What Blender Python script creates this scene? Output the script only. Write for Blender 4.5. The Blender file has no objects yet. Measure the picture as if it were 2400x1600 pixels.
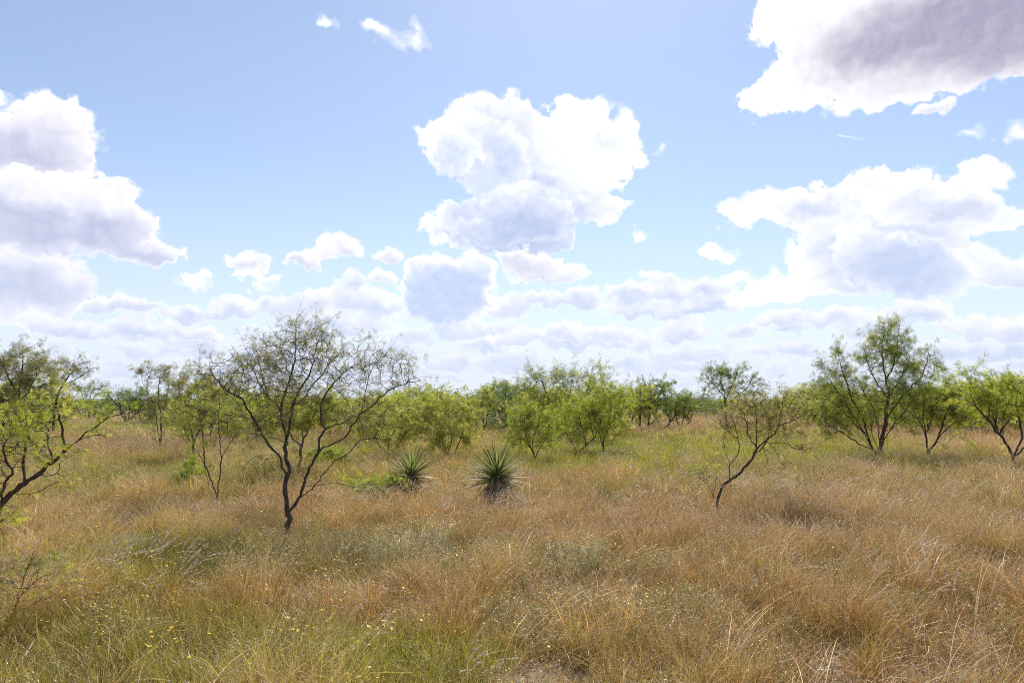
import bpy, math, random
import numpy as np
random.seed(11)
rng = np.random.default_rng(11)
SC = bpy.context.scene
COL = SC.collection

# ------------------------------------------------------------------ camera
CAM_H, F = 2.2, 1600.0                       # eye height; focal length in photo pixels (24 mm on 36 mm)
PITCH = math.atan((937 - 800) / F)
cam_d = bpy.data.cameras.new('camera')
cam_d.lens, cam_d.sensor_width = 24.0, 36.0
cam_d.clip_start, cam_d.clip_end = 0.1, 60000
cam = bpy.data.objects.new('camera', cam_d)
COL.objects.link(cam)
cam.location = (0, 0, CAM_H)
cam.rotation_euler = (math.pi / 2 + PITCH, 0, 0)
SC.camera = cam
# ------------------------------------------------------------------ view, sampling
SC.view_settings.view_transform = 'Standard'
SC.view_settings.look = 'None'
SC.view_settings.exposure = 0.27
SC.view_settings.gamma = 1.0
SC.view_settings.use_curve_mapping = False
SC.render.engine = 'CYCLES'
cy = SC.cycles
cy.max_bounces, cy.diffuse_bounces, cy.glossy_bounces = 8, 4, 2
cy.transmission_bounces, cy.transparent_max_bounces, cy.volume_bounces = 4, 4, 0
cy.sample_clamp_indirect = 6.0
cy.use_denoising = False
cy.pixel_filter_type = 'BLACKMAN_HARRIS'
cy.filter_width = 1.05
# ------------------------------------------------------------------ sun and sky
SUN_AZ, SUN_EL = 8.0, 50.0                   # degrees right of the view axis, above the horizon
SUN_POWER, SKY_STRENGTH = 5.0, 0.12
sl = bpy.data.lights.new('sun', 'SUN')
sl.energy, sl.angle, sl.color = SUN_POWER, math.radians(0.53), (1.0, 0.955, 0.88)
sun = bpy.data.objects.new('sun', sl)
COL.objects.link(sun)
sun.location = (0, 0, 30)
sun.rotation_euler = (math.radians(90 - SUN_EL), 0, math.radians(180 - SUN_AZ))
W = bpy.data.worlds.new('World')
SC.world = W
W.use_nodes = True


def px_dir(px, py):
    u, v = (px - 1200) / F, (800 - py) / F
    return np.array([u, math.cos(PITCH) - v * math.sin(PITCH), math.sin(PITCH) + v * math.cos(PITCH)])


def at(px, py, Y):
    """world point seen at photo pixel (px, py) at depth Y metres along the ground axis"""
    d = px_dir(px, py)
    return np.array([0, 0, CAM_H]) + d * (Y / d[1])


def gnd(px, py):
    d = px_dir(px, py)
    return np.array([0, 0, CAM_H]) + d * (-CAM_H / d[2])


# ---- cloud chart of the sky: computed on an azimuth / elevation grid
A_MAX, E0, E1, PPD = 52.0, -3.0, 49.0, 19
NW, NH = int(2 * A_MAX * PPD), int((E1 - E0) * PPD)


def vnoise(x, y, seed):
    t = np.random.default_rng(seed).random((256, 256), dtype=np.float32)
    xi, yi = np.floor(x).astype(np.int32), np.floor(y).astype(np.int32)
    fx, fy = x - xi, y - yi
    fx, fy = fx * fx * fx * (fx * (fx * 6 - 15) + 10), fy * fy * fy * (fy * (fy * 6 - 15) + 10)
    x0, x1, y0, y1 = xi & 255, (xi + 1) & 255, yi & 255, (yi + 1) & 255
    return (t[y0, x0] * (1 - fx) + t[y0, x1] * fx) * (1 - fy) + (t[y1, x0] * (1 - fx) + t[y1, x1] * fx) * fy


def fbm(x, y, seed, octv=5, gain=0.5, billow=False):
    s, a, n = 0.0, 1.0, 0.0
    for i in range(octv):
        v = vnoise(x, y, seed + i) * 2 - 1
        if billow:
            v = 1 - 2 * np.abs(v) ** 0.8
            v = -v
        s = s + a * v
        n += a
        a *= gain
        x, y = x * 1.63 + y * 1.2 + 5.3, y * 1.63 - x * 1.2 + 9.1
    return s / n


def lobes(x, y, seed):
    """cellular noise: round lobes with creases between them, about -1 .. 1"""
    q = np.random.default_rng(seed)
    jx, jy = q.random((256, 256), dtype=np.float32), q.random((256, 256), dtype=np.float32)
    x, y = x.astype(np.float32), y.astype(np.float32)
    xi, yi = np.floor(x).astype(np.int32), np.floor(y).astype(np.int32)
    fx, fy = x - xi, y - yi
    best = np.full(x.shape, 9, np.float32)
    for dy in (-1, 0, 1):
        for dx in (-1, 0, 1):
            k, m = (yi + dy) & 255, (xi + dx) & 255
            best = np.minimum(best, (jx[k, m] + dx - fx) ** 2 + (jy[k, m] + dy - fy) ** 2)
    return (.62 - best) * 1.7


def sstep(a, b, x):
    t = np.clip((x - a) / (b - a), 0, 1)
    return t * t * (3 - 2 * t)


def aedeg(px, py):
    d = px_dir(px, py)
    return math.degrees(math.atan2(d[0], d[1])), math.degrees(math.atan2(d[2], math.hypot(d[0], d[1])))


def cloud_chart():
    az = np.linspace(-A_MAX, A_MAX, NW, dtype=np.float32)[None, :].repeat(NH, 0)
    el = np.linspace(E0, E1, NH, dtype=np.float32)[:, None].repeat(NW, 1)
    w1x, w1y = fbm(az * .22, el * .26, 1, 3), fbm(az * .22 + 40, el * .26, 5, 3)
    w2x, w2y = fbm(az * .9, el * .9, 21, 4), fbm(az * .9 + 70, el * .9 + 3, 27, 4)
    qx, qy = az + .9 * w2x * .6, el + .9 * w2y * .6
    bil = (lobes(qx * .55, qy * .65, 41) + .58 * lobes(qx * 1.15 + 9, qy * 1.3 + 4, 42) + .46 * lobes(qx * 2.5 + 3, qy * 2.8, 43) + .36 * lobes(qx * 5.5, qy * 6 + 7, 44)) / 1.85
    bl = (lobes(qx * .55, qy * .65, 41) + .7 * lobes(qx * 1.15 + 9, qy * 1.3 + 4, 42)) / 1.5
    det = fbm(az * 1.6, el * 1.8, 61, 5, .6)
    K = 2400 / 2352
    wx, wy = az + .5 * w1x + .85 * w2x, el + .4 * w1y + .7 * w2y
    soft = np.clip(1.0 + 2.2 * fbm(az * .5, el * .6, 87, 3), .35, 1.9)
    nmod = .75 + .9 * fbm(az * .35, el * .5, 81, 4)
    sa, se = SUN_AZ - az, SUN_EL - el
    sn = np.sqrt(sa * sa + se * se) + 1e-3
    H = 2
    ux, uy = (sa / sn)[::H, ::H], (se / sn)[::H, ::H]
    hh, hw = ux.shape
    jj, ii = np.meshgrid(np.arange(hw, dtype=np.float32), np.arange(hh, dtype=np.float32))

    def shift(T, s):
        x, y = np.clip(jj + ux * s * PPD / H, 0, hw - 1.01), np.clip(ii + uy * s * PPD / H, 0, hh - 1.01)
        x0, y0 = x.astype(np.int32), y.astype(np.int32)
        fx, fy = x - x0, y - y0
        return (T[y0, x0] * (1 - fx) + T[y0, x0 + 1] * fx) * (1 - fy) + (T[y0 + 1, x0] * (1 - fx) + T[y0 + 1, x0 + 1] * fx) * fy

    def up(T):
        T = T.repeat(H, 0).repeat(H, 1)[:NH, :NW]
        T = (T + np.roll(T, 1, 0)) * .5
        return (T + np.roll(T, 1, 1)) * .5

    relief = up(shift(bl[::H, ::H], .5) - bl[::H, ::H])
    rel2 = up(shift(bil[::H, ::H], .16) - bil[::H, ::H])
    rgb = np.zeros((NH, NW, 3), np.float32)
    A = np.zeros((NH, NW), np.float32)

    def field(ells, k=1.6, below=1.0):
        acc = np.ones((NH, NW), np.float32)
        for E in ells:
            cx, cy_, rx, ry = E[:4]
            g = E[4] if len(E) > 4 else None
            a, e = aedeg(cx * K, cy_ * K)
            a2, _ = aedeg((cx + rx) * K, cy_ * K)
            _, e2 = aedeg(cx * K, (cy_ - ry) * K)
            ra, re = abs(a2 - a) + .25, abs(e2 - e) + .22
            x0, x1 = int((a - 2.2 * ra - 2 + A_MAX) * PPD), int((a + 2.2 * ra + 2 + A_MAX) * PPD)
            y0, y1 = int((e - 2.2 * re - 2 - E0) * PPD), int((e + 2.2 * re + 2 - E0) * PPD)
            x0, y0, x1, y1 = max(x0, 0), max(y0, 0), min(x1, NW), min(y1, NH)
            if x1 <= x0 or y1 <= y0:
                continue
            s = np.s_[y0:y1, x0:x1]
            dy = wy[s] - e
            q = ((wx[s] - a) / ra) ** 2 + (np.where(dy < 0, dy / below, dy) / re) ** 2
            if g is None:
                acc[s] *= 1 - np.exp(-q * k)
            else:
                acc[s] += np.exp(-q * 1.1) * g
        return acc

    def layer(ells, sharp=.10, core=(), thick=1.0, op=1.0, bamp=.26, damp=.13, white=(1.16, 1.14, 1.14),
              grey=(.50, .53, .68), lo=.36, rl=.16, rim=.3, auto=0, mott=1.0, fringe=.55, below=1.0, cut=(), base=None):
        nonlocal rgb, A
        f = 1 - field(ells, below=below)
        if cut:
            f = f * np.clip(1 - .85 * (1 - field(cut, 1.2)), 0, 1)
        if base is not None:
            _, eb = aedeg(1200 * K, base * K)
            f = f * sstep(-.9, .35, el + .5 * w2y + .25 * w1y - eb)
        near = sstep(.01, .25, f)
        if auto:
            core = list(core) + [(c[0], c[1] + .42 * c[3], c[2] * .85, c[3] * .5, auto) for c in ells]
        d = f + near * (1.4 * bamp * bil + 1.5 * damp * det) - lo - .07
        a = sstep(0, 1, d / (sharp * soft))
        a = np.maximum(a, fringe * sstep(-.26, .12, d + .34 * det + .14 * w2x) * sstep(.06, .2, f)) * op
        edge = np.clip(d, 0, .7)
        T = .35 * edge * thick
        if core:
            T = T + 1.5 * (field(core) - 1) * np.clip(1 + mott * (.65 * nmod - .65 + .45 * bl), .05, 2) * sstep(.03, rim, d)
        Th = T[::H, ::H]
        sh = 0
        for k in range(1, 6):
            sh = sh + shift(Th, .3 * k * 1.25 ** k)
        sh = up(sh / 5)
        L = np.exp(-T - .3 * sh)
        L = L - rl * relief * near - .12 * rel2 * near
        L = np.clip(L, 0, 1)[..., None]
        c = np.array(grey, np.float32) * (1 - L) + np.array(white, np.float32) * L
        rgb = rgb * (1 - a[..., None]) + c * a[..., None]
        A = A * (1 - a) + a

    # hazy rows of small far cumulus along the horizon, farthest first
    r = np.random.default_rng(5)
    pale, lav = (.90, .88, .93), (.42, .50, .72)
    for (yc, h, w, n, op) in ((885, 4, 50, 54, .4), (862, 6, 48, 54, .5), (838, 9, 46, 52, .6), (808, 13, 44, 48, .7), (770, 18, 46, 36, .8)):
        e_ = [(r.uniform(-700, 3100), yc + r.normal(0, h * .7), w * r.uniform(.5, 1.5), h * r.uniform(.7, 1.5)) for _ in range(n)]
        layer(e_, sharp=.3, thick=1.0, op=op, rl=.22, auto=.5, fringe=.35, below=.55, bamp=.28, damp=.14, white=pale, grey=lav, lo=.28)
    row = [(240, 700, 80, 22), (330, 708, 44, 16), (430, 722, 44, 14), (500, 715, 34, 16), (560, 712, 34, 17), (640, 708, 40, 19), (720, 690, 42, 26),
           (800, 690, 46, 32), (870, 700, 44, 28), (690, 742, 70, 22), (820, 750, 90, 28), (200, 762, 60, 20), (320, 756, 60, 20), (120, 760, 60, 26), (450, 765, 60, 16),
           (820, 648, 20, 15), (1250, 690, 66, 18), (1160, 710, 46, 22), (1340, 690, 46, 20), (1440, 672, 56, 20), (1540, 662, 46, 22), (1620, 658, 40, 23),
           (1470, 712, 70, 18), (1580, 712, 60, 20), (1650, 700, 50, 30), (1190, 772, 60, 20), (1290, 768, 46, 22), (1400, 770, 56, 20), (1560, 764, 60, 22),
           (2140, 720, 44, 36), (2080, 722, 46, 26), (2230, 764, 46, 30), (2330, 764, 46, 30), (1900, 735, 90, 16), (1790, 742, 60, 18), (2000, 760, 80, 14), (-120, 720, 130, 50), (2480, 700, 120, 50)]
    layer(row, sharp=.24, thick=.8, op=.92, white=(.94, .92, .96), grey=(.45, .53, .74), bamp=.29, auto=.6, rl=.2, below=.6)
    C = [(60, 620, 115, 50), (130, 650, 60, 55), (40, 685, 75, 40), (-90, 640, 110, 80)]
    layer(C, sharp=.14, core=[(60, 665, 110, 40, 1.2)], op=.95, white=(.93, .90, .95), grey=(.48, .53, .71))
    C = [(140, 270, 62, 38), (60, 300, 100, 50), (130, 335, 75, 52), (30, 345, 90, 45), (130, 385, 60, 22), (-80, 330, 90, 70)]
    layer(C, sharp=.13, core=[(50, 355, 120, 36, 1.0), (120, 300, 40, 20, .3)], white=(.96, .93, .97), grey=(.47, .49, .66))
    C = [(60, 455, 130, 55), (190, 470, 95, 50), (262, 438, 36, 26), (270, 520, 80, 45), (150, 530, 150, 40), (345, 580, 70, 20),
         (300, 575, 60, 24), (40, 520, 110, 50), (-90, 480, 110, 80)]
    layer(C, sharp=.11, core=[(140, 525, 170, 34, 1.4), (340, 592, 60, 12, .8), (0, 470, 60, 30, .4)], white=(.95, .93, .97), grey=(.44, .48, .66))
    D = [(1960, 490, 120, 50), (1700, 490, 40, 24), (1780, 465, 70, 28), (1870, 470, 70, 34), (2010, 440, 70, 46), (2110, 430, 80, 44), (2240, 430, 60, 50),
         (2290, 400, 34, 28), (2000, 520, 150, 64), (2200, 500, 110, 70), (1870, 580, 90, 48), (2030, 590, 120, 76), (2190, 600, 110, 60),
         (1800, 660, 90, 30), (1900, 650, 100, 40), (2330, 500, 44, 14), (2050, 660, 120, 40), (2330, 650, 90, 60), (2480, 560, 120, 80), (1740, 700, 80, 30)]
    layer(D, sharp=.15, base=695, cut=[(1955, 525, 36, 10), (2320, 560, 70, 30), (1770, 570, 80, 36), (1930, 410, 40, 20), (2180, 395, 26, 20), (2330, 450, 40, 30)], core=[(2050, 610, 110, 70, 1.6), (2190, 480, 90, 26, .7), (1880, 480, 60, 14, .6), (2010, 430, 30, 14, .4), (2330, 700, 80, 60, 1.2), (1900, 560, 50, 20, .5), (2120, 430, 40, 14, .4)], white=(1.0, .98, 1.0), grey=(.48, .56, .76))
    D2 = [(2110, 470, 80, 40), (2190, 450, 60, 40), (2240, 480, 60, 40), (2020, 450, 50, 30)]
    layer(D2, sharp=.5, core=[(2180, 490, 90, 22, .9), (2100, 455, 30, 12, .4)], op=.85, bamp=.32, white=(1.0, .98, 1.0), grey=(.50, .56, .74), rim=.5)
    D3 = [(2040, 610, 90, 60), (2140, 630, 90, 50), (1960, 560, 50, 36)]
    layer(D3, sharp=.5, core=[(2060, 630, 110, 60, 1.7)], op=.9, bamp=.32, white=(1.0, .98, 1.01), grey=(.47, .56, .77), rim=.5)
    B = [(1000, 635, 55, 42), (1082, 625, 42, 38), (1020, 695, 92, 48), (955, 670, 36, 40), (1050, 670, 70, 55)]
    layer(B, sharp=.12, base=748, cut=[(1045, 590, 18, 22), (925, 640, 14, 20)], core=[(1030, 705, 110, 60, 2.2), (990, 650, 40, 34, .9), (1080, 660, 34, 30, .7)], white=(1.04, 1.03, 1.05), grey=(.48, .58, .80), bamp=.28, rim=.62)
    S = [(780, 575, 48, 30), (690, 600, 40, 14), (560, 602, 40, 17), (905, 585, 27, 13), (880, 635, 24, 14), (1262, 632, 85, 20), (1220, 612, 55, 18), (1185, 590, 45, 22),
         (2140, 255, 38, 15)]
    layer(S, sharp=.2, thick=.7, lo=.30, bamp=.27, auto=.5, below=.6, white=(1.0, .98, 1.0))
    Aa = [(1090, 270, 50, 44), (1010, 300, 38, 24), (1050, 345, 56, 56), (1135, 300, 70, 62), (1190, 275, 46, 48), (1160, 400, 95, 85),
          (1310, 310, 95, 66), (1290, 246, 40, 12), (1390, 320, 62, 62), (1440, 370, 44, 34), (1340, 410, 95, 70), (1250, 460, 105, 56),
          (1190, 525, 115, 42), (1040, 505, 55, 38), (1100, 545, 95, 28), (1275, 558, 36, 16), (1390, 480, 46, 28), (1240, 380, 90, 80)]
    layer(Aa, sharp=.13, base=588, cut=[(1232, 244, 24, 34), (1258, 262, 20, 14), (1425, 455, 36, 10), (1370, 552, 50, 24), (1030, 440, 50, 36), (1395, 265, 20, 20), (1470, 420, 20, 20)], core=[(1140, 370, 75, 100, 1.1), (1200, 505, 120, 62, 2.0), (1035, 355, 28, 40, .7), (1100, 550, 90, 18, 1.2), (1390, 330, 26, 22, .3), (1250, 430, 40, 40, .4)], bamp=.29, damp=.17, white=(1.08, 1.07, 1.08), grey=(.44, .52, .74))
    F1 = [(1130, 330, 60, 55), (1150, 420, 60, 70), (1090, 300, 36, 34)]
    layer(F1, sharp=.5, core=[(1140, 370, 70, 90, .7)], op=.8, bamp=.3, white=(1.04, 1.04, 1.06), grey=(.50, .59, .82), rim=.5)
    F2 = [(1190, 505, 90, 42), (1250, 480, 60, 40), (1110, 540, 80, 20), (1180, 460, 50, 40)]
    layer(F2, sharp=.6, core=[(1200, 520, 110, 46, 1.5)], op=.85, bamp=.3, white=(1.0, 1.0, 1.04), grey=(.43, .51, .74), rim=.5)
    F3 = [(1060, 350, 40, 36), (1030, 325, 26, 24)]
    layer(F3, sharp=.4, core=[(1045, 355, 40, 40, .9)], op=.75, bamp=.3, white=(1.05, 1.05, 1.06), grey=(.52, .61, .84), rim=.4)
    U = [(1790, 45, 62, 48), (1880, 90, 110, 85), (1755, 225, 52, 34), (1830, 190, 80, 50), (2000, 140, 170, 75), (2200, 70, 240, 95),
         (2350, 50, 180, 100), (2040, 210, 105, 26), (2230, 175, 110, 28), (2330, 160, 60, 22), (2300, -90, 380, 120), (2520, 0, 200, 130), (1900, -60, 120, 80)]
    layer(U, sharp=.14, cut=[(1760, 120, 26, 16), (1720, 170, 40, 18), (2200, 250, 40, 12), (2290, 200, 30, 8)], core=[(2330, -10, 230, 110, 1.7), (2120, 60, 200, 62, .95), (1990, 120, 110, 36, .6), (2300, 110, 130, 30, .6)], bamp=.27, white=(1.06, 1.04, 1.06), grey=(.35, .34, .46), rl=.08, mott=.3)
    wisp = [(850, 60, 26, 8), (890, 78, 26, 10), (945, 100, 34, 10), (955, 70, 10, 14), (756, 46, 14, 5), (450, 650, 45, 10), (590, 632, 40, 6), (620, 655, 17, 8),
            (570, 690, 40, 5), (2230, 305, 30, 5), (2345, 295, 30, 14), (1660, 575, 40, 12), (1690, 637, 24, 6), (1490, 628, 18, 5), (1475, 535, 8, 8), (1525, 343, 10, 5), (0, 215, 14, 6)]
    layer(wisp, fringe=.25, sharp=.9, thick=.5, op=.8, lo=.25, bamp=.34, damp=.22, white=(1.04, 1.03, 1.06))
    # thin condensation trail
    a0, e0 = aedeg(1925 * K, 311 * K)
    a1, e1 = aedeg(1982 * K, 320 * K)
    t = np.clip(((az - a0) * (a1 - a0) + (el - e0) * (e1 - e0)) / ((a1 - a0) ** 2 + (e1 - e0) ** 2), 0, 1)
    dd = np.hypot(az - a0 - t * (a1 - a0), el - e0 - t * (e1 - e0))
    a = np.exp(-(dd / .04) ** 2) * (.75 - .5 * t)
    rgb = rgb * (1 - a[..., None]) + np.array((1, 1, 1.03), np.float32) * a[..., None]
    A = A * (1 - a) + a
    # pale air low over the horizon, lying in front of everything far
    veil = .10 + .05 * fbm(az * .07, el * .16, 91, 4)
    hz = np.clip(1.0 * np.exp(-np.maximum(el, 0) / 7.0) + .40 * np.exp(-np.maximum(el, 0) / 13.0), 0, 1) * (1 - veil) + veil
    hc = np.array((.66, .72, .86), np.float32)
    hzs = np.clip(hz * .92, 0, .97)
    al = A + hzs * (1 - A)
    mixh = (np.clip(hz - veil, 0, 1) * .30)[..., None]
    prem = rgb * (1 - mixh) + hc * A[..., None] * mixh
    prem = prem + hc * (hzs * (1 - A))[..., None]
    col = prem / np.maximum(al, 1e-4)[..., None]
    out = np.zeros((NH, NW, 4), np.float32)
    out[..., :3], out[..., 3] = col, np.clip(al, 0, 1)
    img = bpy.data.images.new('cloud_chart', NW, NH, alpha=True, float_buffer=True, is_data=True)
    img.alpha_mode = 'CHANNEL_PACKED'
    img.pixels.foreach_set(out.ravel())
    img.update()
    img.pack()
    return img


def build_world():
    nt = W.node_tree
    nt.nodes.clear()
    N, Lk = nt.nodes.new, nt.links.new

    def math_(op, a, b=None):
        m = N('ShaderNodeMath')
        m.operation = op
        for i, q in enumerate((a, b)):
            if q is None:
                continue
            if isinstance(q, (int, float)):
                m.inputs[i].default_value = q
            else:
                Lk(q, m.inputs[i])
        return m.outputs[0]
    out = N('ShaderNodeOutputWorld')
    sky = N('ShaderNodeTexSky')
    sky.sky_type = 'NISHITA'
    sky.sun_disc = False
    sky.sun_elevation = math.radians(SUN_EL)
    sky.sun_rotation = math.radians(SUN_AZ)
    sky.air_density, sky.dust_density, sky.ozone_density = 1.0, 0.35, 2.2
    b1 = N('ShaderNodeBackground')
    b1.inputs['Strength'].default_value = SKY_STRENGTH
    Lk(sky.outputs[0], b1.inputs['Color'])
    tc = N('ShaderNodeTexCoord')
    sp = N('ShaderNodeSeparateXYZ')
    Lk(tc.outputs['Generated'], sp.inputs[0])
    az = math_('ARCTAN2', sp.outputs[0], sp.outputs[1])
    el = math_('ARCSINE', sp.outputs[2])
    u = math_('ADD', math_('MULTIPLY', az, 180 / math.pi / (2 * A_MAX)), .5)
    v = math_('MULTIPLY', math_('SUBTRACT', math_('MAXIMUM', math_('MULTIPLY', el, 180 / math.pi), -2.5), E0), 1 / (E1 - E0))
    cb = N('ShaderNodeCombineXYZ')
    Lk(u, cb.inputs[0])
    Lk(v, cb.inputs[1])
    im = N('ShaderNodeTexImage')
    im.image = cloud_chart()
    im.extension = 'MIRROR'
    im.interpolation = 'Cubic'
    Lk(cb.outputs[0], im.inputs[0])
    b2 = N('ShaderNodeBackground')
    Lk(im.outputs['Color'], b2.inputs['Color'])
    mx = N('ShaderNodeMixShader')
    Lk(im.outputs['Alpha'], mx.inputs[0])
    Lk(b1.outputs[0], mx.inputs[1])
    Lk(b2.outputs[0], mx.inputs[2])
    Lk(mx.outputs[0], out.inputs[0])
    W.cycles.sampling_method = 'MANUAL'
    W.cycles.sample_map_resolution = 1024


build_world()


# ================================================================== helpers
def gh(x, y):
    """ground height"""
    return .05 * np.sin(x * .31 + 1) * np.cos(y * .23) + .03 * np.sin(x * .9 + y * .7)


def mesh_quads(name, V, Q, mat, parent=None, tint=None, smooth=False, link=True, tri=None):
    """one mesh object from numpy verts (n,3) and quads (m,4) (and optional triangles)"""
    me = bpy.data.meshes.new(name)
    V = np.asarray(V, np.float32)
    Q = np.asarray(Q, np.int32).reshape(-1, 4)
    T = np.zeros((0, 3), np.int32) if tri is None else np.asarray(tri, np.int32).reshape(-1, 3)
    me.vertices.add(len(V))
    me.vertices.foreach_set('co', V.ravel())
    nl = Q.size + T.size
    me.loops.add(nl)
    me.loops.foreach_set('vertex_index', np.concatenate([Q.ravel(), T.ravel()]))
    npoly = len(Q) + len(T)
    me.polygons.add(npoly)
    st = np.concatenate([np.arange(len(Q)) * 4, Q.size + np.arange(len(T)) * 3]).astype(np.int32)
    me.polygons.foreach_set('loop_start', st)
    if smooth:
        me.polygons.foreach_set('use_smooth', np.ones(npoly, bool))
    me.update(calc_edges=True)
    if tint is not None:
        for key, val in tint.items():
            a = me.attributes.new(key, 'FLOAT', 'POINT')
            a.data.foreach_set('value', np.asarray(val, np.float32))
    me.materials.append(mat)
    o = bpy.data.objects.new(name, me)
    if link:
        COL.objects.link(o)
    if parent is not None:
        o.parent = parent
    return o


def empty(name, loc, label, cat, group=None):
    o = bpy.data.objects.new(name, None)
    o.empty_display_size = .3
    COL.objects.link(o)
    o.location = loc
    o['label'], o['category'] = label, cat
    if group:
        o['group'] = group
    return o


def copy_tree(o, parent=None):
    c = o.copy()
    COL.objects.link(c)
    if parent is not None:
        c.parent = parent
    for ch in list(o.children):
        copy_tree(ch, c)
    return c


class Geo:
    def __init__(self):
        self.V, self.Q, self.T, self.n = [], [], {}, 0

    def add(self, V, Q, **tint):
        self.V.append(V)
        self.Q.append(np.asarray(Q) + self.n)
        self.n += len(V)
        for k, v in tint.items():
            self.T.setdefault(k, []).append(np.broadcast_to(np.asarray(v, np.float32), (len(V),)))

    def build(self, name, mat, parent=None, **kw):
        if not self.V:
            return None
        t = {k: np.concatenate(v) for k, v in self.T.items()}
        return mesh_quads(name, np.concatenate(self.V), np.concatenate(self.Q), mat, parent, t or None, **kw)


def tube(P, R, sides, rough=0.0, cap=True):
    P, R = np.asarray(P, float), np.asarray(R, float)
    n = len(P)
    T = np.gradient(P, axis=0)
    T /= np.linalg.norm(T, axis=1)[:, None] + 1e-9
    ref = np.array([.25, 1, .15]) if abs(T[:, 1]).mean() < .8 else np.array([1., .1, .2])
    U = np.cross(T, ref)
    U /= np.linalg.norm(U, axis=1)[:, None] + 1e-9
    Vv = np.cross(T, U)
    a = np.arange(sides) * 2 * math.pi / sides
    rr = R[:, None] * (1 + (rng.normal(0, rough, (n, sides)) if rough else 0))
    ring = P[:, None, :] + rr[..., None] * (np.cos(a)[None, :, None] * U[:, None, :] + np.sin(a)[None, :, None] * Vv[:, None, :])
    V = ring.reshape(-1, 3)
    i = np.arange(n - 1)[:, None] * sides
    j = np.arange(sides)[None, :]
    k = (j + 1) % sides
    Q = np.stack([i + j, i + k, i + sides + k, i + sides + j], -1).reshape(-1, 4)
    return V, Q


def resample(P, step):
    P = np.asarray(P, float)
    # smooth (Catmull-like) then uniform resample
    s = np.concatenate([[0], np.cumsum(np.linalg.norm(np.diff(P, axis=0), axis=1))])
    n = max(2, int(round(s[-1] / step)) + 1)
    t = np.linspace(0, s[-1], n * 3)
    D = np.stack([np.interp(t, s, P[:, c]) for c in range(3)], 1)
    for _ in range(max(1, int(.5 * len(D) / max(len(P), 1)))):
        D[1:-1] = .25 * D[:-2] + .5 * D[1:-1] + .25 * D[2:]
    s2 = np.concatenate([[0], np.cumsum(np.linalg.norm(np.diff(D, axis=0), axis=1))])
    t = np.linspace(0, s2[-1], n)
    return np.stack([np.interp(t, s2, D[:, c]) for c in range(3)], 1)


# ================================================================== materials
def new_mat(name):
    m = bpy.data.materials.new(name)
    m.use_nodes = True
    m.node_tree.nodes.clear()
    return m, m.node_tree.nodes.new, m.node_tree.links.new


def ramp(N, Lk, fac, stops):
    r = N('ShaderNodeValToRGB')
    e = r.color_ramp.elements
    while len(e) < len(stops):
        e.new(.5)
    for el_, (p, c) in zip(e, stops):
        el_.position, el_.color = p, (*c, 1)
    Lk(fac, r.inputs[0])
    return r.outputs[0]


def attr(N, name, kind='GEOMETRY', out='Fac'):
    a = N('ShaderNodeAttribute')
    a.attribute_name, a.attribute_type = name, kind
    return a.outputs[out]


def leaf_material(name, stops, trans=.45, rough=.5, spec=.5):
    m, N, Lk = new_mat(name)
    c = ramp(N, Lk, attr(N, 'tone'), stops)
    p = N('ShaderNodeBsdfPrincipled')
    p.inputs['Roughness'].default_value = rough
    p.inputs['Specular IOR Level'].default_value = spec
    Lk(c, p.inputs['Base Color'])
    t = N('ShaderNodeBsdfTranslucent')
    h = N('ShaderNodeHueSaturation')
    h.inputs['Hue'].default_value = .497
    h.inputs['Saturation'].default_value = 1.0
    h.inputs['Value'].default_value = 2.6
    Lk(c, h.inputs['Color'])
    Lk(h.outputs[0], t.inputs[0])
    mx = N('ShaderNodeMixShader')
    mx.inputs[0].default_value = trans
    Lk(p.outputs[0], mx.inputs[1])
    Lk(t.outputs[0], mx.inputs[2])
    o = N('ShaderNodeOutputMaterial')
    Lk(mx.outputs[0], o.inputs[0])
    return m


def bark_material(name, dark, light, scale=22):
    m, N, Lk = new_mat(name)
    tc = N('ShaderNodeTexCoord')
    n1 = N('ShaderNodeTexNoise')
    n1.inputs['Scale'].default_value = scale
    n1.inputs['Detail'].default_value = 7
    n1.inputs['Roughness'].default_value = .7
    mp = N('ShaderNodeMapping')
    mp.inputs['Scale'].default_value = (1, 1, .35)
    Lk(tc.outputs['Object'], mp.inputs[0])
    Lk(mp.outputs[0], n1.inputs['Vector'])
    c = ramp(N, Lk, n1.outputs['Fac'], [(.3, dark), (.55, tuple(.5 * (a + b) for a, b in zip(dark, light))), (.78, light)])
    p = N('ShaderNodeBsdfPrincipled')
    p.inputs['Roughness'].default_value = .82
    p.inputs['Specular IOR Level'].default_value = .3
    Lk(c, p.inputs['Base Color'])
    b = N('ShaderNodeBump')
    b.inputs['Strength'].default_value = .9
    b.inputs['Distance'].default_value = .012
    Lk(n1.outputs['Fac'], b.inputs['Height'])
    Lk(b.outputs[0], p.inputs['Normal'])
    o = N('ShaderNodeOutputMaterial')
    Lk(p.outputs[0], o.inputs[0])
    return m


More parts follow.
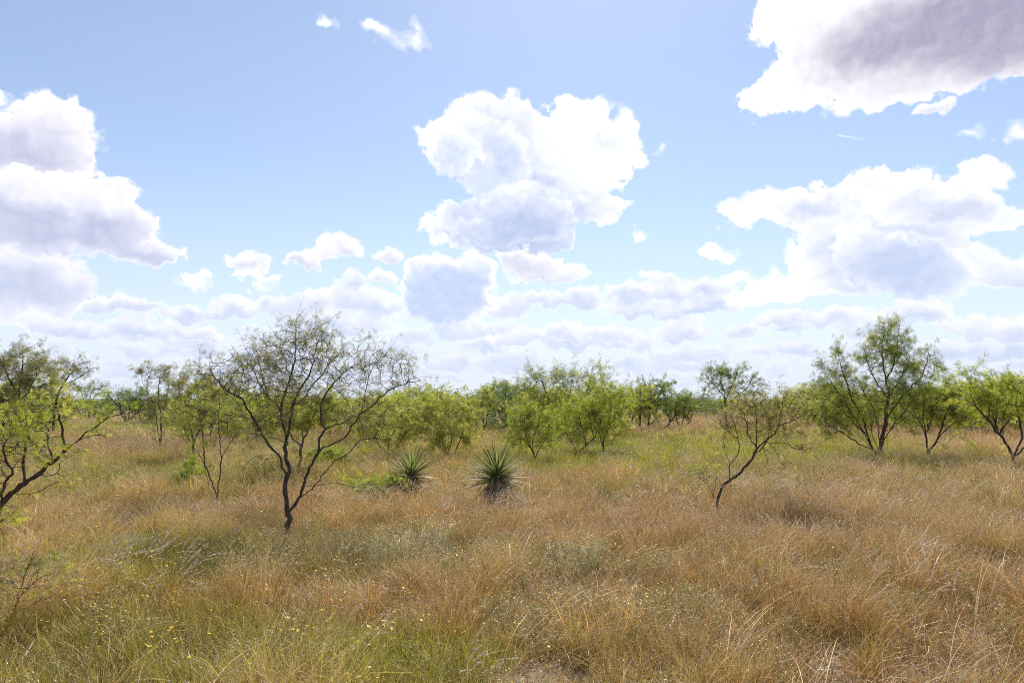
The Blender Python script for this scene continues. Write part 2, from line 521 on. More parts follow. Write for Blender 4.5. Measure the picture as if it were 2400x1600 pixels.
def grass_material(name, trans=.26, rough=.42):
    """colour = instance colour x blade tone; the blade's foot is a little browner than its tip"""
    m, N, Lk = new_mat(name)
    ci = attr(N, 'tint', 'INSTANCER', 'Color')
    tone = attr(N, 'tone')
    v = N('ShaderNodeHueSaturation')
    Lk(ci, v.inputs['Color'])
    mr = N('ShaderNodeMapRange')
    mr.inputs['To Min'].default_value, mr.inputs['To Max'].default_value = .25, 1.85
    Lk(tone, mr.inputs['Value'])
    Lk(mr.outputs[0], v.inputs['Value'])
    mr2 = N('ShaderNodeMapRange')
    mr2.inputs['To Min'].default_value, mr2.inputs['To Max'].default_value = .52, .48
    Lk(attr(N, 'hue'), mr2.inputs['Value'])
    Lk(mr2.outputs[0], v.inputs['Hue'])
    # seed heads (attribute 'head' = 1) have their own pale colour
    mx0 = N('ShaderNodeMix')
    mx0.data_type = 'RGBA'
    Lk(attr(N, 'head'), mx0.inputs[0])
    Lk(v.outputs[0], mx0.inputs[6])
    ch = attr(N, 'headtint', 'INSTANCER', 'Color')
    Lk(ch, mx0.inputs[7])
    p = N('ShaderNodeBsdfPrincipled')
    p.inputs['Roughness'].default_value = rough
    p.inputs['Specular IOR Level'].default_value = .5
    Lk(mx0.outputs[2], p.inputs['Base Color'])
    t = N('ShaderNodeBsdfTranslucent')
    Lk(mx0.outputs[2], t.inputs[0])
    mx = N('ShaderNodeMixShader')
    mx.inputs[0].default_value = trans
    Lk(p.outputs[0], mx.inputs[1])
    Lk(t.outputs[0], mx.inputs[2])
    o = N('ShaderNodeOutputMaterial')
    Lk(mx.outputs[0], o.inputs[0])
    return m


BARK = bark_material('mesquite_bark', (.018, .013, .011), (.14, .105, .085))
BARK_GREY = bark_material('grey_bark', (.05, .04, .034), (.26, .22, .19))
TWIG = bark_material('twig_bark', (.035, .024, .018), (.16, .115, .085), 40)
LEAF_BRIGHT = leaf_material('bright_leaf', [(0, (0.086, 0.120, 0.012)), (.5, (0.168, 0.202, 0.018)), (.85, (0.267, 0.273, 0.030)), (1, (0.417, 0.338, 0.080))], .58)
LEAF_MID = leaf_material('mesquite_leaf', [(0, (0.070, 0.092, 0.014)), (.5, (0.137, 0.162, 0.020)), (.88, (0.219, 0.224, 0.032)), (1, (0.382, 0.317, 0.090))], .56)
LEAF_DULL = leaf_material('dry_mesquite_leaf', [(0, (0.064, 0.071, 0.018)), (.5, (0.127, 0.129, 0.030)), (.85, (0.219, 0.196, 0.055)), (1, (0.382, 0.295, 0.120))], .5)
LEAF_FAR = leaf_material('far_mesquite_leaf', [(0, (0.048, 0.077, 0.014)), (.5, (0.099, 0.133, 0.020)), (.88, (0.173, 0.196, 0.030)), (1, (0.277, 0.263, 0.070))], .52)
LEAF_DARK = leaf_material('juniper_leaf', [(0, (.04, .07, .025)), (.6, (.075, .115, .038)), (1, (.13, .17, .06))], .45)
YUCCA_LEAF = leaf_material('yucca_leaf', [(0, (.075, .092, .025)), (.6, (.145, .165, .05)), (1, (.29, .28, .12))], .30, .5, .2)
YUCCA_DRY_SUNLIT = leaf_material('dry_sunlit_yucca_leaf', [(0, (.16, .125, .085)), (.6, (.30, .25, .18)), (1, (.45, .40, .31))], .2, .5)
GRASS = grass_material('grass_blade')


# ================================================================== leaves
def leaf_template(pairs, L, lw, ll, spread=.45):
    """two-pinnate mesquite leaf: two pinnae of paired narrow leaflets; every leaflet one folded quad"""
    qs = []
    for s in (-1, 1):
        ax = np.array([math.cos(spread * s), math.sin(spread * s), 0])
        for i in range(pairs):
            f = .25 + .75 * (i + .5) / pairs
            o = ax * L * f + np.array([0, 0, -.18 * L * f * f])
            for s2 in (-1, 1):
                an = spread * s + s2 * (.75 + .1 * i / pairs)
                d = np.array([math.cos(an), math.sin(an), -.25])
                w = np.array([-math.sin(an), math.cos(an), .35 * s2]) * lw * .5
                qs += [o, o + d * ll * .5 + w, o + d * ll, o + d * ll * .55 - w]
    return np.array(qs)


TPL_NEAR = leaf_template(5, .11, .0065, .040)
TPL_MID = leaf_template(3, .11, .0095, .055)
TPL_FAR = leaf_template(2, .14, .020, .085)


def leaf_cloud(O, D, tpl, scale, tone):
    """leaves at points O (n,3) pointing along D"""
    n = len(O)
    D = D / (np.linalg.norm(D, axis=1)[:, None] + 1e-9)
    r = rng.normal(0, 1, (n, 3))
    r[:, 2] += .6
    S = np.cross(r, D)
    S /= np.linalg.norm(S, axis=1)[:, None] + 1e-9
    Nn = np.cross(D, S)
    V = (tpl[None, :, 0:1] * D[:, None, :] + tpl[None, :, 1:2] * S[:, None, :] + tpl[None, :, 2:3] * Nn[:, None, :]) * scale[:, None, None]
    V = V + O[:, None, :]
    k = tpl.shape[0]
    tone = np.repeat(tone, k) + np.repeat(rng.normal(0, .07, n * k // 4), 4)
    return V.reshape(-1, 3), np.arange(n * k).reshape(-1, 4), np.clip(tone, 0, 1)


# ================================================================== trees
def grow(limbs, crowns, step, n_attr, infl, kill, iters=140, jit=.25, up=.12, seed=0):
    """Space colonisation: limbs is a list of (points, parent limb or None); crowns a list of (centre, radii, weight).
    Returns nodes, parent index, limb id (-1 for grown twigs)."""
    r = np.random.default_rng(seed)
    P, par, lid = [], [], []
    for li, (pts, root) in enumerate(limbs):
        q = resample(pts, step)
        start = 0
        if li == 0 or root is None:
            prev = -1
        else:
            A = np.array(P)
            prev = int(np.argmin(((A - q[0]) ** 2).sum(1)))
            start = 1
        for k in range(start, len(q)):
            P.append(q[k] + (r.normal(0, .10 * step, 3) if 0 < k < len(q) - 1 else 0))
            par.append(prev)
            lid.append(li)
            prev = len(P) - 1
    P = np.array(P)
    wts = np.array([c[2] for c in crowns], float)
    cnt = np.maximum(1, (wts / wts.sum() * n_attr).astype(int))
    AT = []
    for (c, rad, _), m in zip(crowns, cnt):
        d = r.normal(0, 1, (m, 3))
        d /= np.linalg.norm(d, axis=1)[:, None]
        AT.append(np.asarray(c) + d * np.asarray(rad) * (r.random((m, 1)) ** .42))
    AT = np.concatenate(AT)
    AT = AT[AT[:, 2] > .25]
    near_d = np.full(len(AT), 1e9)
    near_i = np.zeros(len(AT), int)
    new = np.arange(len(P))
    alive = np.ones(len(AT), bool)
    for it in range(iters):
        if len(new):
            for c0 in range(0, len(new), 400):
                nn = new[c0:c0 + 400]
                d = np.sqrt(((AT[:, None, :] - P[None, nn, :]) ** 2).sum(-1))
                j = d.argmin(1)
                dm = d[np.arange(len(AT)), j]
                b = dm < near_d
                near_d[b], near_i[b] = dm[b], nn[j[b]]
        alive &= near_d > kill
        act = alive & (near_d < infl)
        if not act.any():
            break
        idx = near_i[act]
        v = AT[act] - P[idx]
        v /= np.linalg.norm(v, axis=1)[:, None] + 1e-9
        u, inv = np.unique(idx, return_inverse=True)
        s = np.zeros((len(u), 3))
        np.add.at(s, inv, v)
        s /= np.linalg.norm(s, axis=1)[:, None] + 1e-9
        s += r.normal(0, jit, s.shape)
        s[:, 2] += up
        s /= np.linalg.norm(s, axis=1)[:, None] + 1e-9
        newP = P[u] + s * step
        b = len(P)
        P = np.concatenate([P, newP])
        par += list(u)
        lid += [-1] * len(u)
        new = np.arange(b, len(P))
        if len(P) > 9000:
            break
    return P, np.array(par), np.array(lid)


def build_tree(name, label, cat, base, limbs, crowns, mats, r0=.06, step=.10, n_attr=900, infl=1.2, kill=.16, tip=.0035,
               leaves=2500, tpl=TPL_MID, lscale=1.0, wind=(.25, 0, -.35), jit=.25, up=.12, seed=0, group=None, tone=(.45, .2),
               spurs=1.0, limb_name='limb', bare=0.0, sides=7, pw=.62, leaf_bias=None, whips=1.3, whip_len=1.45):
    r0 = r0 * .8
    leaves = int(leaves * .72)
    bark, twig, leafm = mats
    r = np.random.default_rng(seed + 100)
    base = np.array([base[0], base[1], gh(base[0], base[1])])
    P, par, lid = grow(limbs, crowns, step, n_attr, infl, kill, jit=jit, up=up, seed=seed)
    P = P - base
    n = len(P)
    kids = [[] for _ in range(n)]
    for i, p in enumerate(par):
        if p >= 0:
            kids[p].append(i)
    cnt = np.zeros(n)
    for i in range(n - 1, -1, -1):
        cnt[i] = cnt[i] if kids[i] else 1
        if par[i] >= 0:
            cnt[par[i]] += cnt[i]
    R = tip + (r0 - tip) * (cnt / cnt.max()) ** pw
    root = empty(name, base, label, cat, group)
    # chains: follow the same limb first, else the thickest child
    limb_geo, twig_geo = {}, Geo()
    stack = [(-1, i) for i in range(n) if par[i] < 0]
    while stack:
        p0, i = stack.pop()
        ch = [i]
        if p0 >= 0:
            ch = [p0, i]
        cur = i
        L0 = lid[i]
        while kids[cur]:
            same = [k for k in kids[cur] if lid[k] == L0]
            if L0 >= 0 and not same:
                nxt = None
            else:
                nxt = max(same or kids[cur], key=lambda k: cnt[k])
            for k in kids[cur]:
                if k != nxt:
                    stack.append((cur, k))
            if nxt is None:
                break
            ch.append(nxt)
            cur = nxt
        pts, rr = P[ch], R[ch].copy()
        if p0 >= 0:
            rr[0] = min(R[p0], rr[1] * 1.25)
        if len(ch) < 2:
            continue
        if L0 >= 0:
            if par[ch[0]] < 0:                        # foot goes a little into the soil and flares
                pts = np.concatenate([[pts[0] - (0, 0, .12)], pts])
                rr = np.concatenate([[rr[0] * 1.5], rr])
                rr[1] *= 1.15
            rr = rr * (1 + .10 * np.sin(np.arange(len(rr)) * 1.7 + seed))
            V, Q = tube(pts, rr, sides if rr.max() > .02 else 5, .07)
            limb_geo.setdefault(L0, Geo()).add(V, Q)
        else:
            V, Q = tube(pts, np.maximum(rr, tip), 4 if rr.max() > .012 else 3)
            twig_geo.add(V, Q)
    # fine spurs at thin twigs, carriers of the leaves
    thin = np.where((R < tip + .35 * (r0 - tip)) & ((lid < 0) | (cnt < 30)))[0]
    ns = int(len(thin) * spurs)
    OS, DS = np.zeros((0, 3)), np.zeros((0, 3))
    if ns and len(thin):
        si = r.choice(thin, ns)
        dirs = P[si] - P[np.maximum(par[si], 0)]
        dirs /= np.linalg.norm(dirs, axis=1)[:, None] + 1e-6
        dirs = dirs * .7 + r.normal(0, .65, dirs.shape) + np.array([wind[0] * .6, 0, .1])
        dirs /= np.linalg.norm(dirs, axis=1)[:, None]
        ln = r.uniform(.5, 1.9, ns) * step * 1.4
        a = P[si]
        m = a + dirs * ln[:, None] * .55 + r.normal(0, .1, a.shape) * ln[:, None]
        e = a + dirs * ln[:, None] + np.array([wind[0], 0, wind[2]]) * ln[:, None] * .45
        w = tip * .62
        # flat-sided slender spur: three-sided tube of two segments
        u = np.cross(dirs, [.3, 1, .2])
        u /= np.linalg.norm(u, axis=1)[:, None] + 1e-6
        v = np.cross(dirs, u)
        ang = [0, 2.1, 4.2]
        rings = []
        for c, ww in ((a, w), (m, w * .85), (e, w * .5)):
            for g in ang:
                rings.append(c + (u * math.cos(g) + v * math.sin(g)) * ww)
        V = np.stack(rings, 1)
        q = []
        for s_ in (0, 3):
            for j in range(3):
                q.append([s_ + j, s_ + (j + 1) % 3, s_ + 3 + (j + 1) % 3, s_ + 3 + j])
        Q = (np.arange(ns)[:, None, None] * 9 + np.array(q)[None]).reshape(-1, 4)
        twig_geo.add(V.reshape(-1, 3), Q)
        tt = r.random((ns, 1))
        OS, DS = np.concatenate([m * (1 - tt) + e * tt, e]), np.concatenate([dirs, dirs])
    # long wind-bent whips at the rim of the crown
    tips = np.array([i for i in range(n) if not kids[i] and (lid[i] < 0 or cnt[i] < 3)])
    if whips and len(tips):
        nw = int(len(tips) * whips)
        si = r.choice(tips, nw)
        d0 = P[si] - P[np.maximum(par[si], 0)]
        d0 /= np.linalg.norm(d0, axis=1)[:, None] + 1e-6
        ctr = P[tips].mean(0)
        outw = P[si] - ctr
        outw /= np.linalg.norm(outw, axis=1)[:, None] + 1e-6
        d0 = d0 * .6 + outw * .55 + r.normal(0, .38, d0.shape) + np.array([wind[0] * .3, 0, .38])
        d0 /= np.linalg.norm(d0, axis=1)[:, None]
        ln = np.minimum(r.uniform(1.5, 5.2, nw) * step * whip_len, .95)
        prev, rings = P[si], []
        u = np.cross(d0, [.3, 1, .2])
        u /= np.linalg.norm(u, axis=1)[:, None] + 1e-6
        v = np.cross(d0, u)
        seg = 5
        wO, wD = [], []
        for k in range(seg + 1):
            ww = tip * .8 * (1 - .65 * k / seg)
            for g in (0, 2.1, 4.2):
                rings.append(prev + (u * math.cos(g) + v * math.sin(g)) * ww)
            wO.append(prev)
            wD.append(d0.copy())
            if k < seg:
                d0 = d0 + np.array([wind[0] * .22, 0, wind[2] * .35]) + r.normal(0, .16, d0.shape)
                d0 /= np.linalg.norm(d0, axis=1)[:, None]
                nxt_ = prev + d0 * (ln / seg)[:, None]
                for f_ in (.35, .7):
                    wO.append(prev * (1 - f_) + nxt_ * f_)
                    wD.append(d0.copy())
                prev = nxt_
        V = np.stack(rings, 1)
        q = []
        for s_ in range(seg):
            for j in range(3):
                q.append([s_ * 3 + j, s_ * 3 + (j + 1) % 3, s_ * 3 + 3 + (j + 1) % 3, s_ * 3 + 3 + j])
        Q = (np.arange(nw)[:, None, None] * (3 * seg + 3) + np.array(q)[None]).reshape(-1, 4)
        twig_geo.add(V.reshape(-1, 3), Q)
        OS, DS = np.concatenate([OS] + wO[3:]), np.concatenate([DS] + wD[3:])
    first = True
    for L0 in sorted(limb_geo):
        limb_geo[L0].build('trunk' if first else limb_name, bark, root, smooth=True)
        first = False
    tw = twig_geo.build('twigs', twig, root, smooth=True)
    if tw:
        tw['kind'] = 'stuff'
    if leaves:
        ti = np.where((lid < 0))[0] if (lid < 0).any() else thin
        O = np.concatenate([OS, P[ti]])
        Dd = np.concatenate([DS, P[ti] - P[np.maximum(par[ti], 0)]])
        Dd = Dd / (np.linalg.norm(Dd, axis=1)[:, None] + 1e-6)
        wgt = np.ones(len(O))
        # clumps: some twigs are fuller than others
        cl = np.sin(O[:, 0] * 5 + seed) * np.sin(O[:, 1] * 4.3) * np.sin(O[:, 2] * 5.7 + 1)
        wgt *= np.clip(.6 + 1.1 * cl, .08, 2)
        if bare:
            zmid = (O[:, 2] - O[:, 2].min()) / (np.ptp(O[:, 2]) + 1e-6)
            wgt *= np.clip(1 - bare * (zmid > .4), .05, 1)
        if leaf_bias is not None:
            wgt *= leaf_bias(O + base)
        wgt /= wgt.sum()
        ii = r.choice(len(O), leaves, p=wgt)
        oo = O[ii] + r.normal(0, step * .22, (leaves, 3))
        dd = Dd[ii] * .45 + r.normal(0, .55, (leaves, 3)) + np.array(wind)
        sc = lscale * r.uniform(.65, 1.25, leaves)
        tn = np.clip(r.normal(tone[0], tone[1], leaves) + .18 * cl[ii], 0, 1)
        V, Q, tn = leaf_cloud(oo, dd, tpl, sc, tn)
        f = mesh_quads('foliage', V, Q, leafm, root, {'tone': tn})
        f['kind'] = 'stuff'
    return root


def hero(name, label, cat, base_px, limbs_px, crowns_px, mats, seed=0, zoom=None, depth_drift=.45, crown_depth=1.0, **kw):
    """A tree whose limbs follow the photograph: limbs and crown ellipses in photo pixels (through a crop `zoom`
    = (x0, y0, scale)); depth wanders limb by limb so the tree is round."""
    r = np.random.default_rng(seed + 7)
    zx, zy, zs = zoom or (0, 0, 1.0)
    g = gnd(*base_px)
    Y0 = g[1]
    sk2, skd, limbs = [], [], []
    for li, pts in enumerate(limbs_px):
        pts = [(zx + x * zs, zy + y * zs) for x, y in pts]
        if li == 0:
            d, sl_ = 0.0, r.uniform(-.1, .1)
            root = None
        else:
            A = np.array(sk2)
            dist = ((A - np.array(pts[0])) ** 2).sum(1)
            j = int(dist.argmin())
            root = li
            d = skd[j]
            sl_ = r.uniform(-1, 1) * depth_drift
            pts = [tuple(A[j])] + pts[1:] if dist[j] < 400 else [tuple(A[j])] + pts
        P3, last = [], None
        for k, (x, y) in enumerate(pts):
            if k:
                seg = math.hypot(x - last[0], y - last[1]) / F * Y0
                d += sl_ * seg
            last = (x, y)
            p = at(x, y, Y0 + d)
            P3.append(p)
        # dense samples for parent lookup
        for k in range(len(pts) - 1):
            for t in np.linspace(0, 1, 6):
                sk2.append((pts[k][0] * (1 - t) + pts[k + 1][0] * t, pts[k][1] * (1 - t) + pts[k + 1][1] * t))
                dk = [np.array(P3[k])[1] - Y0, np.array(P3[k + 1])[1] - Y0]
                skd.append(dk[0] * (1 - t) + dk[1] * t)
        if li == 0:
            P3[0] = np.array([g[0], g[1], gh(g[0], g[1])])
        limbs.append((np.array(P3), root))
    crowns = []
    for c in crowns_px:
        cx, cy_, rx, ry = c[:4]
        wgt = c[4] if len(c) > 4 else 1.0
        cx, cy_, rx, ry = zx + cx * zs, zy + cy_ * zs, rx * zs, ry * zs
        rxm, rym = rx / F * Y0, ry / F * Y0
        rd = min(rxm, 1.6) * crown_depth
        p = at(cx, cy_, Y0 + r.uniform(-.2, .2) * rd)
        crowns.append((p, (rxm, rd, rym), wgt * rxm * rym))
    return build_tree(name, label, cat, (g[0], g[1]), limbs, crowns, mats, seed=seed, **kw)


# ================================================================== the setting: ground, far hills
def build_ground():
    rs = np.concatenate([np.linspace(0, 40, 41), np.geomspace(42, 9300, 34)])
    na = 128
    a = np.arange(na) * 2 * math.pi / na
    X = rs[:, None] * np.sin(a)[None]
    Yy = rs[:, None] * np.cos(a)[None]
    Z = gh(X, Yy) * np.clip(1.5 - rs[:, None] / 120, 0, 1)
    V = np.stack([X, Yy, Z], -1).reshape(-1, 3)
    i = np.arange(len(rs) - 1)[:, None] * na
    j = np.arange(na)[None]
    k = (j + 1) % na
    Q = np.stack([i + j, i + na + j, i + na + k, i + k], -1).reshape(-1, 4)
    m, N, Lk = new_mat('soil')
    tc = N('ShaderNodeTexCoord')
    n1 = N('ShaderNodeTexNoise')
    n1.inputs['Scale'].default_value = .35
    n1.inputs['Detail'].default_value = 8
    Lk(tc.outputs['Object'], n1.inputs['Vector'])
    n2 = N('ShaderNodeTexNoise')
    n2.inputs['Scale'].default_value = 14
    n2.inputs['Detail'].default_value = 6
    Lk(tc.outputs['Object'], n2.inputs['Vector'])
    c1 = ramp(N, Lk, n1.outputs['Fac'], [(.35, (.20, .135, .085)), (.55, (.26, .175, .10)), (.7, (.15, .14, .055))])
    c2 = ramp(N, Lk, n2.outputs['Fac'], [(.3, (.5, .45, .42)), (.7, (1.15, 1.1, 1.05))])
    mu = N('ShaderNodeMix')
    mu.data_type, mu.blend_type = 'RGBA', 'MULTIPLY'
    mu.inputs[0].default_value = 1
    Lk(c1, mu.inputs[6])
    Lk(c2, mu.inputs[7])
    p = N('ShaderNodeBsdfPrincipled')
    p.inputs['Roughness'].default_value = .95
    Lk(mu.outputs[2], p.inputs['Base Color'])
    b = N('ShaderNodeBump')
    b.inputs['Distance'].default_value = .03
    Lk(n2.outputs['Fac'], b.inputs['Height'])
    Lk(b.outputs[0], p.inputs['Normal'])
    o = N('ShaderNodeOutputMaterial')
    Lk(p.outputs[0], o.inputs[0])
    g = mesh_quads('ground', V, Q, m, smooth=True)
    g['kind'] = 'structure'
    g['label'] = 'flat red brown soil under the tall prairie grass'
    return g


def build_hills():
    xs = np.linspace(-9000, 9000, 180)
    prof = 17 + 5 * np.sin(xs / 1300 + 1) + 3 * np.sin(xs / 520) + 1.5 * np.sin(xs / 240 + 2)
    rows = []
    for t, hgt in ((0, 0), (.25, .45), (.5, .8), (.75, .96), (1, 1.0), (1.6, .7)):
        yy = 4600 + 1400 * t + 250 * np.sin(xs / 2100)
        rows.append(np.stack([xs, yy, prof * hgt + (1.0 * np.sin(xs / 130 + t * 9)) * hgt - 1], -1))
    V = np.array(rows)
    n = len(xs)
    i = np.arange(len(rows) - 1)[:, None] * n
    j = np.arange(n - 1)[None]
    Q = np.stack([i + j, i + j + 1, i + n + j + 1, i + n + j], -1).reshape(-1, 4)
    m, N, Lk = new_mat('wooded_hill')
    tc = N('ShaderNodeTexCoord')
    nz = N('ShaderNodeTexNoise')
    nz.inputs['Scale'].default_value = .012
    nz.inputs['Detail'].default_value = 8
    Lk(tc.outputs['Object'], nz.inputs['Vector'])
    c = ramp(N, Lk, nz.outputs['Fac'], [(.35, (.035, .05, .02)), (.65, (.10, .10, .045))])
    p = N('ShaderNodeBsdfPrincipled')
    p.inputs['Roughness'].default_value = 1
    Lk(c, p.inputs['Base Color'])
    o = N('ShaderNodeOutputMaterial')
    Lk(p.outputs[0], o.inputs[0])
    h = mesh_quads('hills', V.reshape(-1, 3), Q, m, smooth=True)
    h['kind'] = 'structure'
    h['label'] = 'low blue hills along the horizon'


build_ground()
build_hills()

# ================================================================== trees told apart in the photograph
Z1, Z2, Z3, Z4, Z5 = (0, 700, .38265), (400, 700, .38265), (850, 800, .3188), (1400, 800, .28706), (1800, 720, .30612)
M_BR, M_MID, M_DULL, M_FAR = (BARK, TWIG, LEAF_BRIGHT), (BARK, TWIG, LEAF_MID), (BARK, TWIG, LEAF_DULL), (BARK, TWIG, LEAF_FAR)

hero('mesquite_tree', 'tall sparse dark-limbed mesquite with forked trunk standing left of the two yuccas', 'tree', (674, 1262),
     [[(715, 1455), (722, 1350), (715, 1290), (698, 1190), (705, 1120), (712, 1090)],
      [(712, 1090), (690, 1040), (680, 970), (640, 940), (600, 895), (575, 840), (540, 790), (480, 690), (430, 600), (340, 560), (270, 490), (245, 430)],
      [(712, 1090), (735, 1062), (710, 1000), (700, 900), (712, 850), (690, 780), (680, 740), (680, 680), (640, 640), (590, 590), (540, 520), (500, 430)],
      [(712, 850), (735, 740), (758, 620), (800, 540), (850, 470), (880, 380)],
      [(685, 740), (685, 620), (720, 530), (740, 440), (765, 350), (760, 220), (770, 130)],
      [(722, 1330), (760, 1260), (800, 1190), (830, 1080), (880, 980), (910, 925), (1000, 890), (1080, 840), (1120, 760), (1170, 690), (1190, 600), (1210, 480), (1240, 400), (1300, 350)],
      [(910, 925), (910, 850), (935, 800), (1020, 770), (1100, 730)],
      [(935, 800), (912, 700), (930, 630), (960, 560), (1010, 500), (1080, 440)],
      [(785, 1215), (870, 1160), (930, 1080), (1000, 990), (1060, 970), (1130, 900), (1160, 860), (1280, 850)],
      [(820, 1155), (900, 1140), (1000, 1122), (1050, 1130), (1100, 1157), (1160, 1140), (1240, 1135)],
      [(1170, 690), (1240, 660), (1300, 580), (1370, 540), (1450, 520), (1530, 500)],
      [(690, 890), (650, 860), (600, 842), (560, 828), (480, 830)],
      [(735, 640), (790, 640), (850, 560), (920, 470), (980, 380)],
      [(600, 590), (560, 480), (540, 360), (500, 270)]],
     [(790, 370, 270, 230, 1.5), (560, 470, 300, 180, 1.2), (250, 480, 170, 110), (1050, 420, 190, 180), (1310, 430, 190, 140), (1420, 520, 120, 60),
      (820, 230, 160, 90), (1150, 700, 220, 110), (480, 750, 200, 110, .6), (1250, 860, 100, 50, .5), (760, 560, 260, 130, 1)],
     (BARK, TWIG, LEAF_DULL), zoom=Z2, seed=3, r0=.058, step=.085, n_attr=2600, kill=.115, infl=1.0, tip=.0034, leaves=5200, tpl=TPL_MID, lscale=.62,
     spurs=1.1, whips=1.5, whip_len=1.15, tone=(.42, .2), jit=.34, sides=9)

hero('mesquite_tree', 'slender young mesquite with two thin stems just left of the tall sparse mesquite', 'tree', (509, 1190),
     [[(285, 1275), (285, 1190), (300, 1100), (310, 990), (350, 900), (400, 840), (440, 740)],
      [(285, 1210), (250, 1110), (205, 1000), (140, 910), (80, 860), (30, 830)],
      [(205, 1000), (200, 880), (190, 760), (180, 640)],
      [(310, 990), (300, 860), (290, 720), (300, 600)],
      [(283, 1240), (235, 1190), (225, 1090), (210, 1040)],
      [(140, 910), (130, 800), (90, 700)]],
     [(230, 700, 200, 180, 1.5), (380, 740, 110, 140), (90, 770, 100, 90), (270, 560, 130, 90)],
     M_MID, zoom=Z2, seed=5, r0=.026, step=.08, n_attr=700, kill=.14, tip=.003, leaves=2700, lscale=.72, tone=(.55, .2), whips=1.5)

hero('mesquite_tree', 'near mesquite leaning in from the left edge with bright yellow-green leaves', 'tree', (-150, 1352),
     [[(-400, 1720), (-300, 1560), (-130, 1390), (0, 1275), (60, 1190), (150, 1130), (250, 1060), (330, 990), (400, 930), (470, 870), (560, 800), (640, 740), (690, 690)],
      [(150, 1130), (145, 1000), (155, 900), (140, 800), (120, 720)],
      [(400, 930), (380, 830), (370, 740), (375, 640)],
      [(500, 865), (590, 832), (650, 842)],
      [(205, 1090), (300, 1082), (370, 1072), (365, 1010)],
      [(0, 1275), (30, 1130), (90, 1060), (40, 1020), (20, 900)],
      [(-130, 1390), (-60, 1200), (-20, 1000), (-40, 850)],
      [(60, 1200), (180, 1195), (270, 1165), (330, 1130)],
      [(-130, 1400), (-20, 1380), (60, 1330), (110, 1280)],
      [(330, 990), (290, 900), (300, 800)],
      [(640, 740), (700, 720), (770, 690)]],
     [(110, 800, 150, 140, 1.4), (230, 720, 140, 80, 1), (380, 680, 110, 80, .9), (60, 1000, 100, 120), (640, 690, 110, 40, .8), (640, 830, 60, 24, .5), (200, 930, 130, 90, .6),
      (50, 1330, 80, 90, 1.2), (-100, 1000, 150, 250, 1), (410, 960, 50, 50, .3), (350, 1120, 80, 20, .3)],
     M_BR, zoom=Z1, seed=8, r0=.06, step=.07, n_attr=1100, kill=.11, infl=.8, tip=.003, leaves=1900, tpl=TPL_NEAR, lscale=.78, whips=1.4, tone=(.6, .2), sides=9, wind=(.35, 0, -.25))

hero('mesquite_tree', 'rounded olive mesquite behind the near leaning branch at the left edge', 'tree', (118, 1092),
     [[(300, 1030), (290, 985), (240, 925), (190, 870), (150, 790), (120, 700), (115, 600), (130, 480), (140, 380)],
      [(240, 925), (290, 880), (300, 780)],
      [(120, 700), (50, 650), (0, 600), (-40, 540)],
      [(118, 640), (180, 560), (220, 470), (240, 400)],
      [(115, 600), (60, 500), (30, 420)]],
     [(130, 470, 150, 170, 1.5), (20, 450, 100, 150), (230, 520, 90, 110), (60, 620, 160, 90), (180, 330, 70, 50)],
     M_DULL, zoom=Z1, seed=12, r0=.075, step=.12, n_attr=900, kill=.19, infl=1.4, tip=.005, leaves=5200, lscale=1.15, tone=(.5, .2))

hero('mesquite_tree', 'airy flat-topped mesquite leaning right above the left-hand thicket', 'tree', (120, 1030),
     [[(320, 862), (330, 760), (335, 680), (350, 600), (380, 540), (420, 470), (470, 420)],
      [(350, 600), (320, 520), (300, 430), (290, 390)],
      [(380, 540), (450, 500), (520, 460), (560, 430)],
      [(335, 680), (400, 630), (430, 590)]],
     [(420, 430, 130, 60, 1.5), (330, 440, 60, 70), (510, 440, 60, 30), (360, 560, 80, 60, .5)],
     M_DULL, zoom=Z1, seed=14, r0=.08, step=.14, n_attr=500, kill=.2, infl=1.6, tip=.006, leaves=1500, lscale=1.25, tone=(.42, .18))

hero('mesquite_tree', 'small dark umbrella-shaped mesquite at the left clearing edge', 'tree', (210, 992),
     [[(548, 763), (545, 700), (545, 650), (550, 610), (560, 570)], [(545, 650), (510, 610), (490, 560)], [(548, 640), (590, 590), (610, 560)]],
     [(545, 560, 75, 32), (490, 550, 40, 25), (610, 570, 40, 30), (560, 690, 80, 40, .5)],
     M_FAR, zoom=Z1, seed=16, r0=.09, step=.2, n_attr=320, kill=.28, infl=2, tip=.008, leaves=1500, tpl=TPL_FAR, lscale=1.1, tone=(.4, .2))

hero('mesquite_tree', 'dark spreading mesquite with many fanned trunks at the clearing edge', 'tree', (298, 998),
     [[(780, 779), (775, 745), (755, 700), (720, 650), (690, 620), (660, 580)], [(778, 770), (790, 720), (800, 660), (790, 600)], [(778, 770), (830, 710), (860, 670), (880, 640)],
      [(778, 765), (740, 700), (735, 640), (720, 580)], [(800, 690), (770, 610), (750, 570)]],
     [(700, 590, 80, 40), (780, 590, 70, 40), (850, 620, 60, 50), (650, 570, 40, 35), (720, 660, 90, 40, .5)],
     M_FAR, zoom=Z1, seed=18, r0=.1, step=.2, n_attr=420, kill=.28, infl=2, tip=.009, leaves=2200, tpl=TPL_FAR, lscale=1.1, tone=(.35, .2), up=.0)

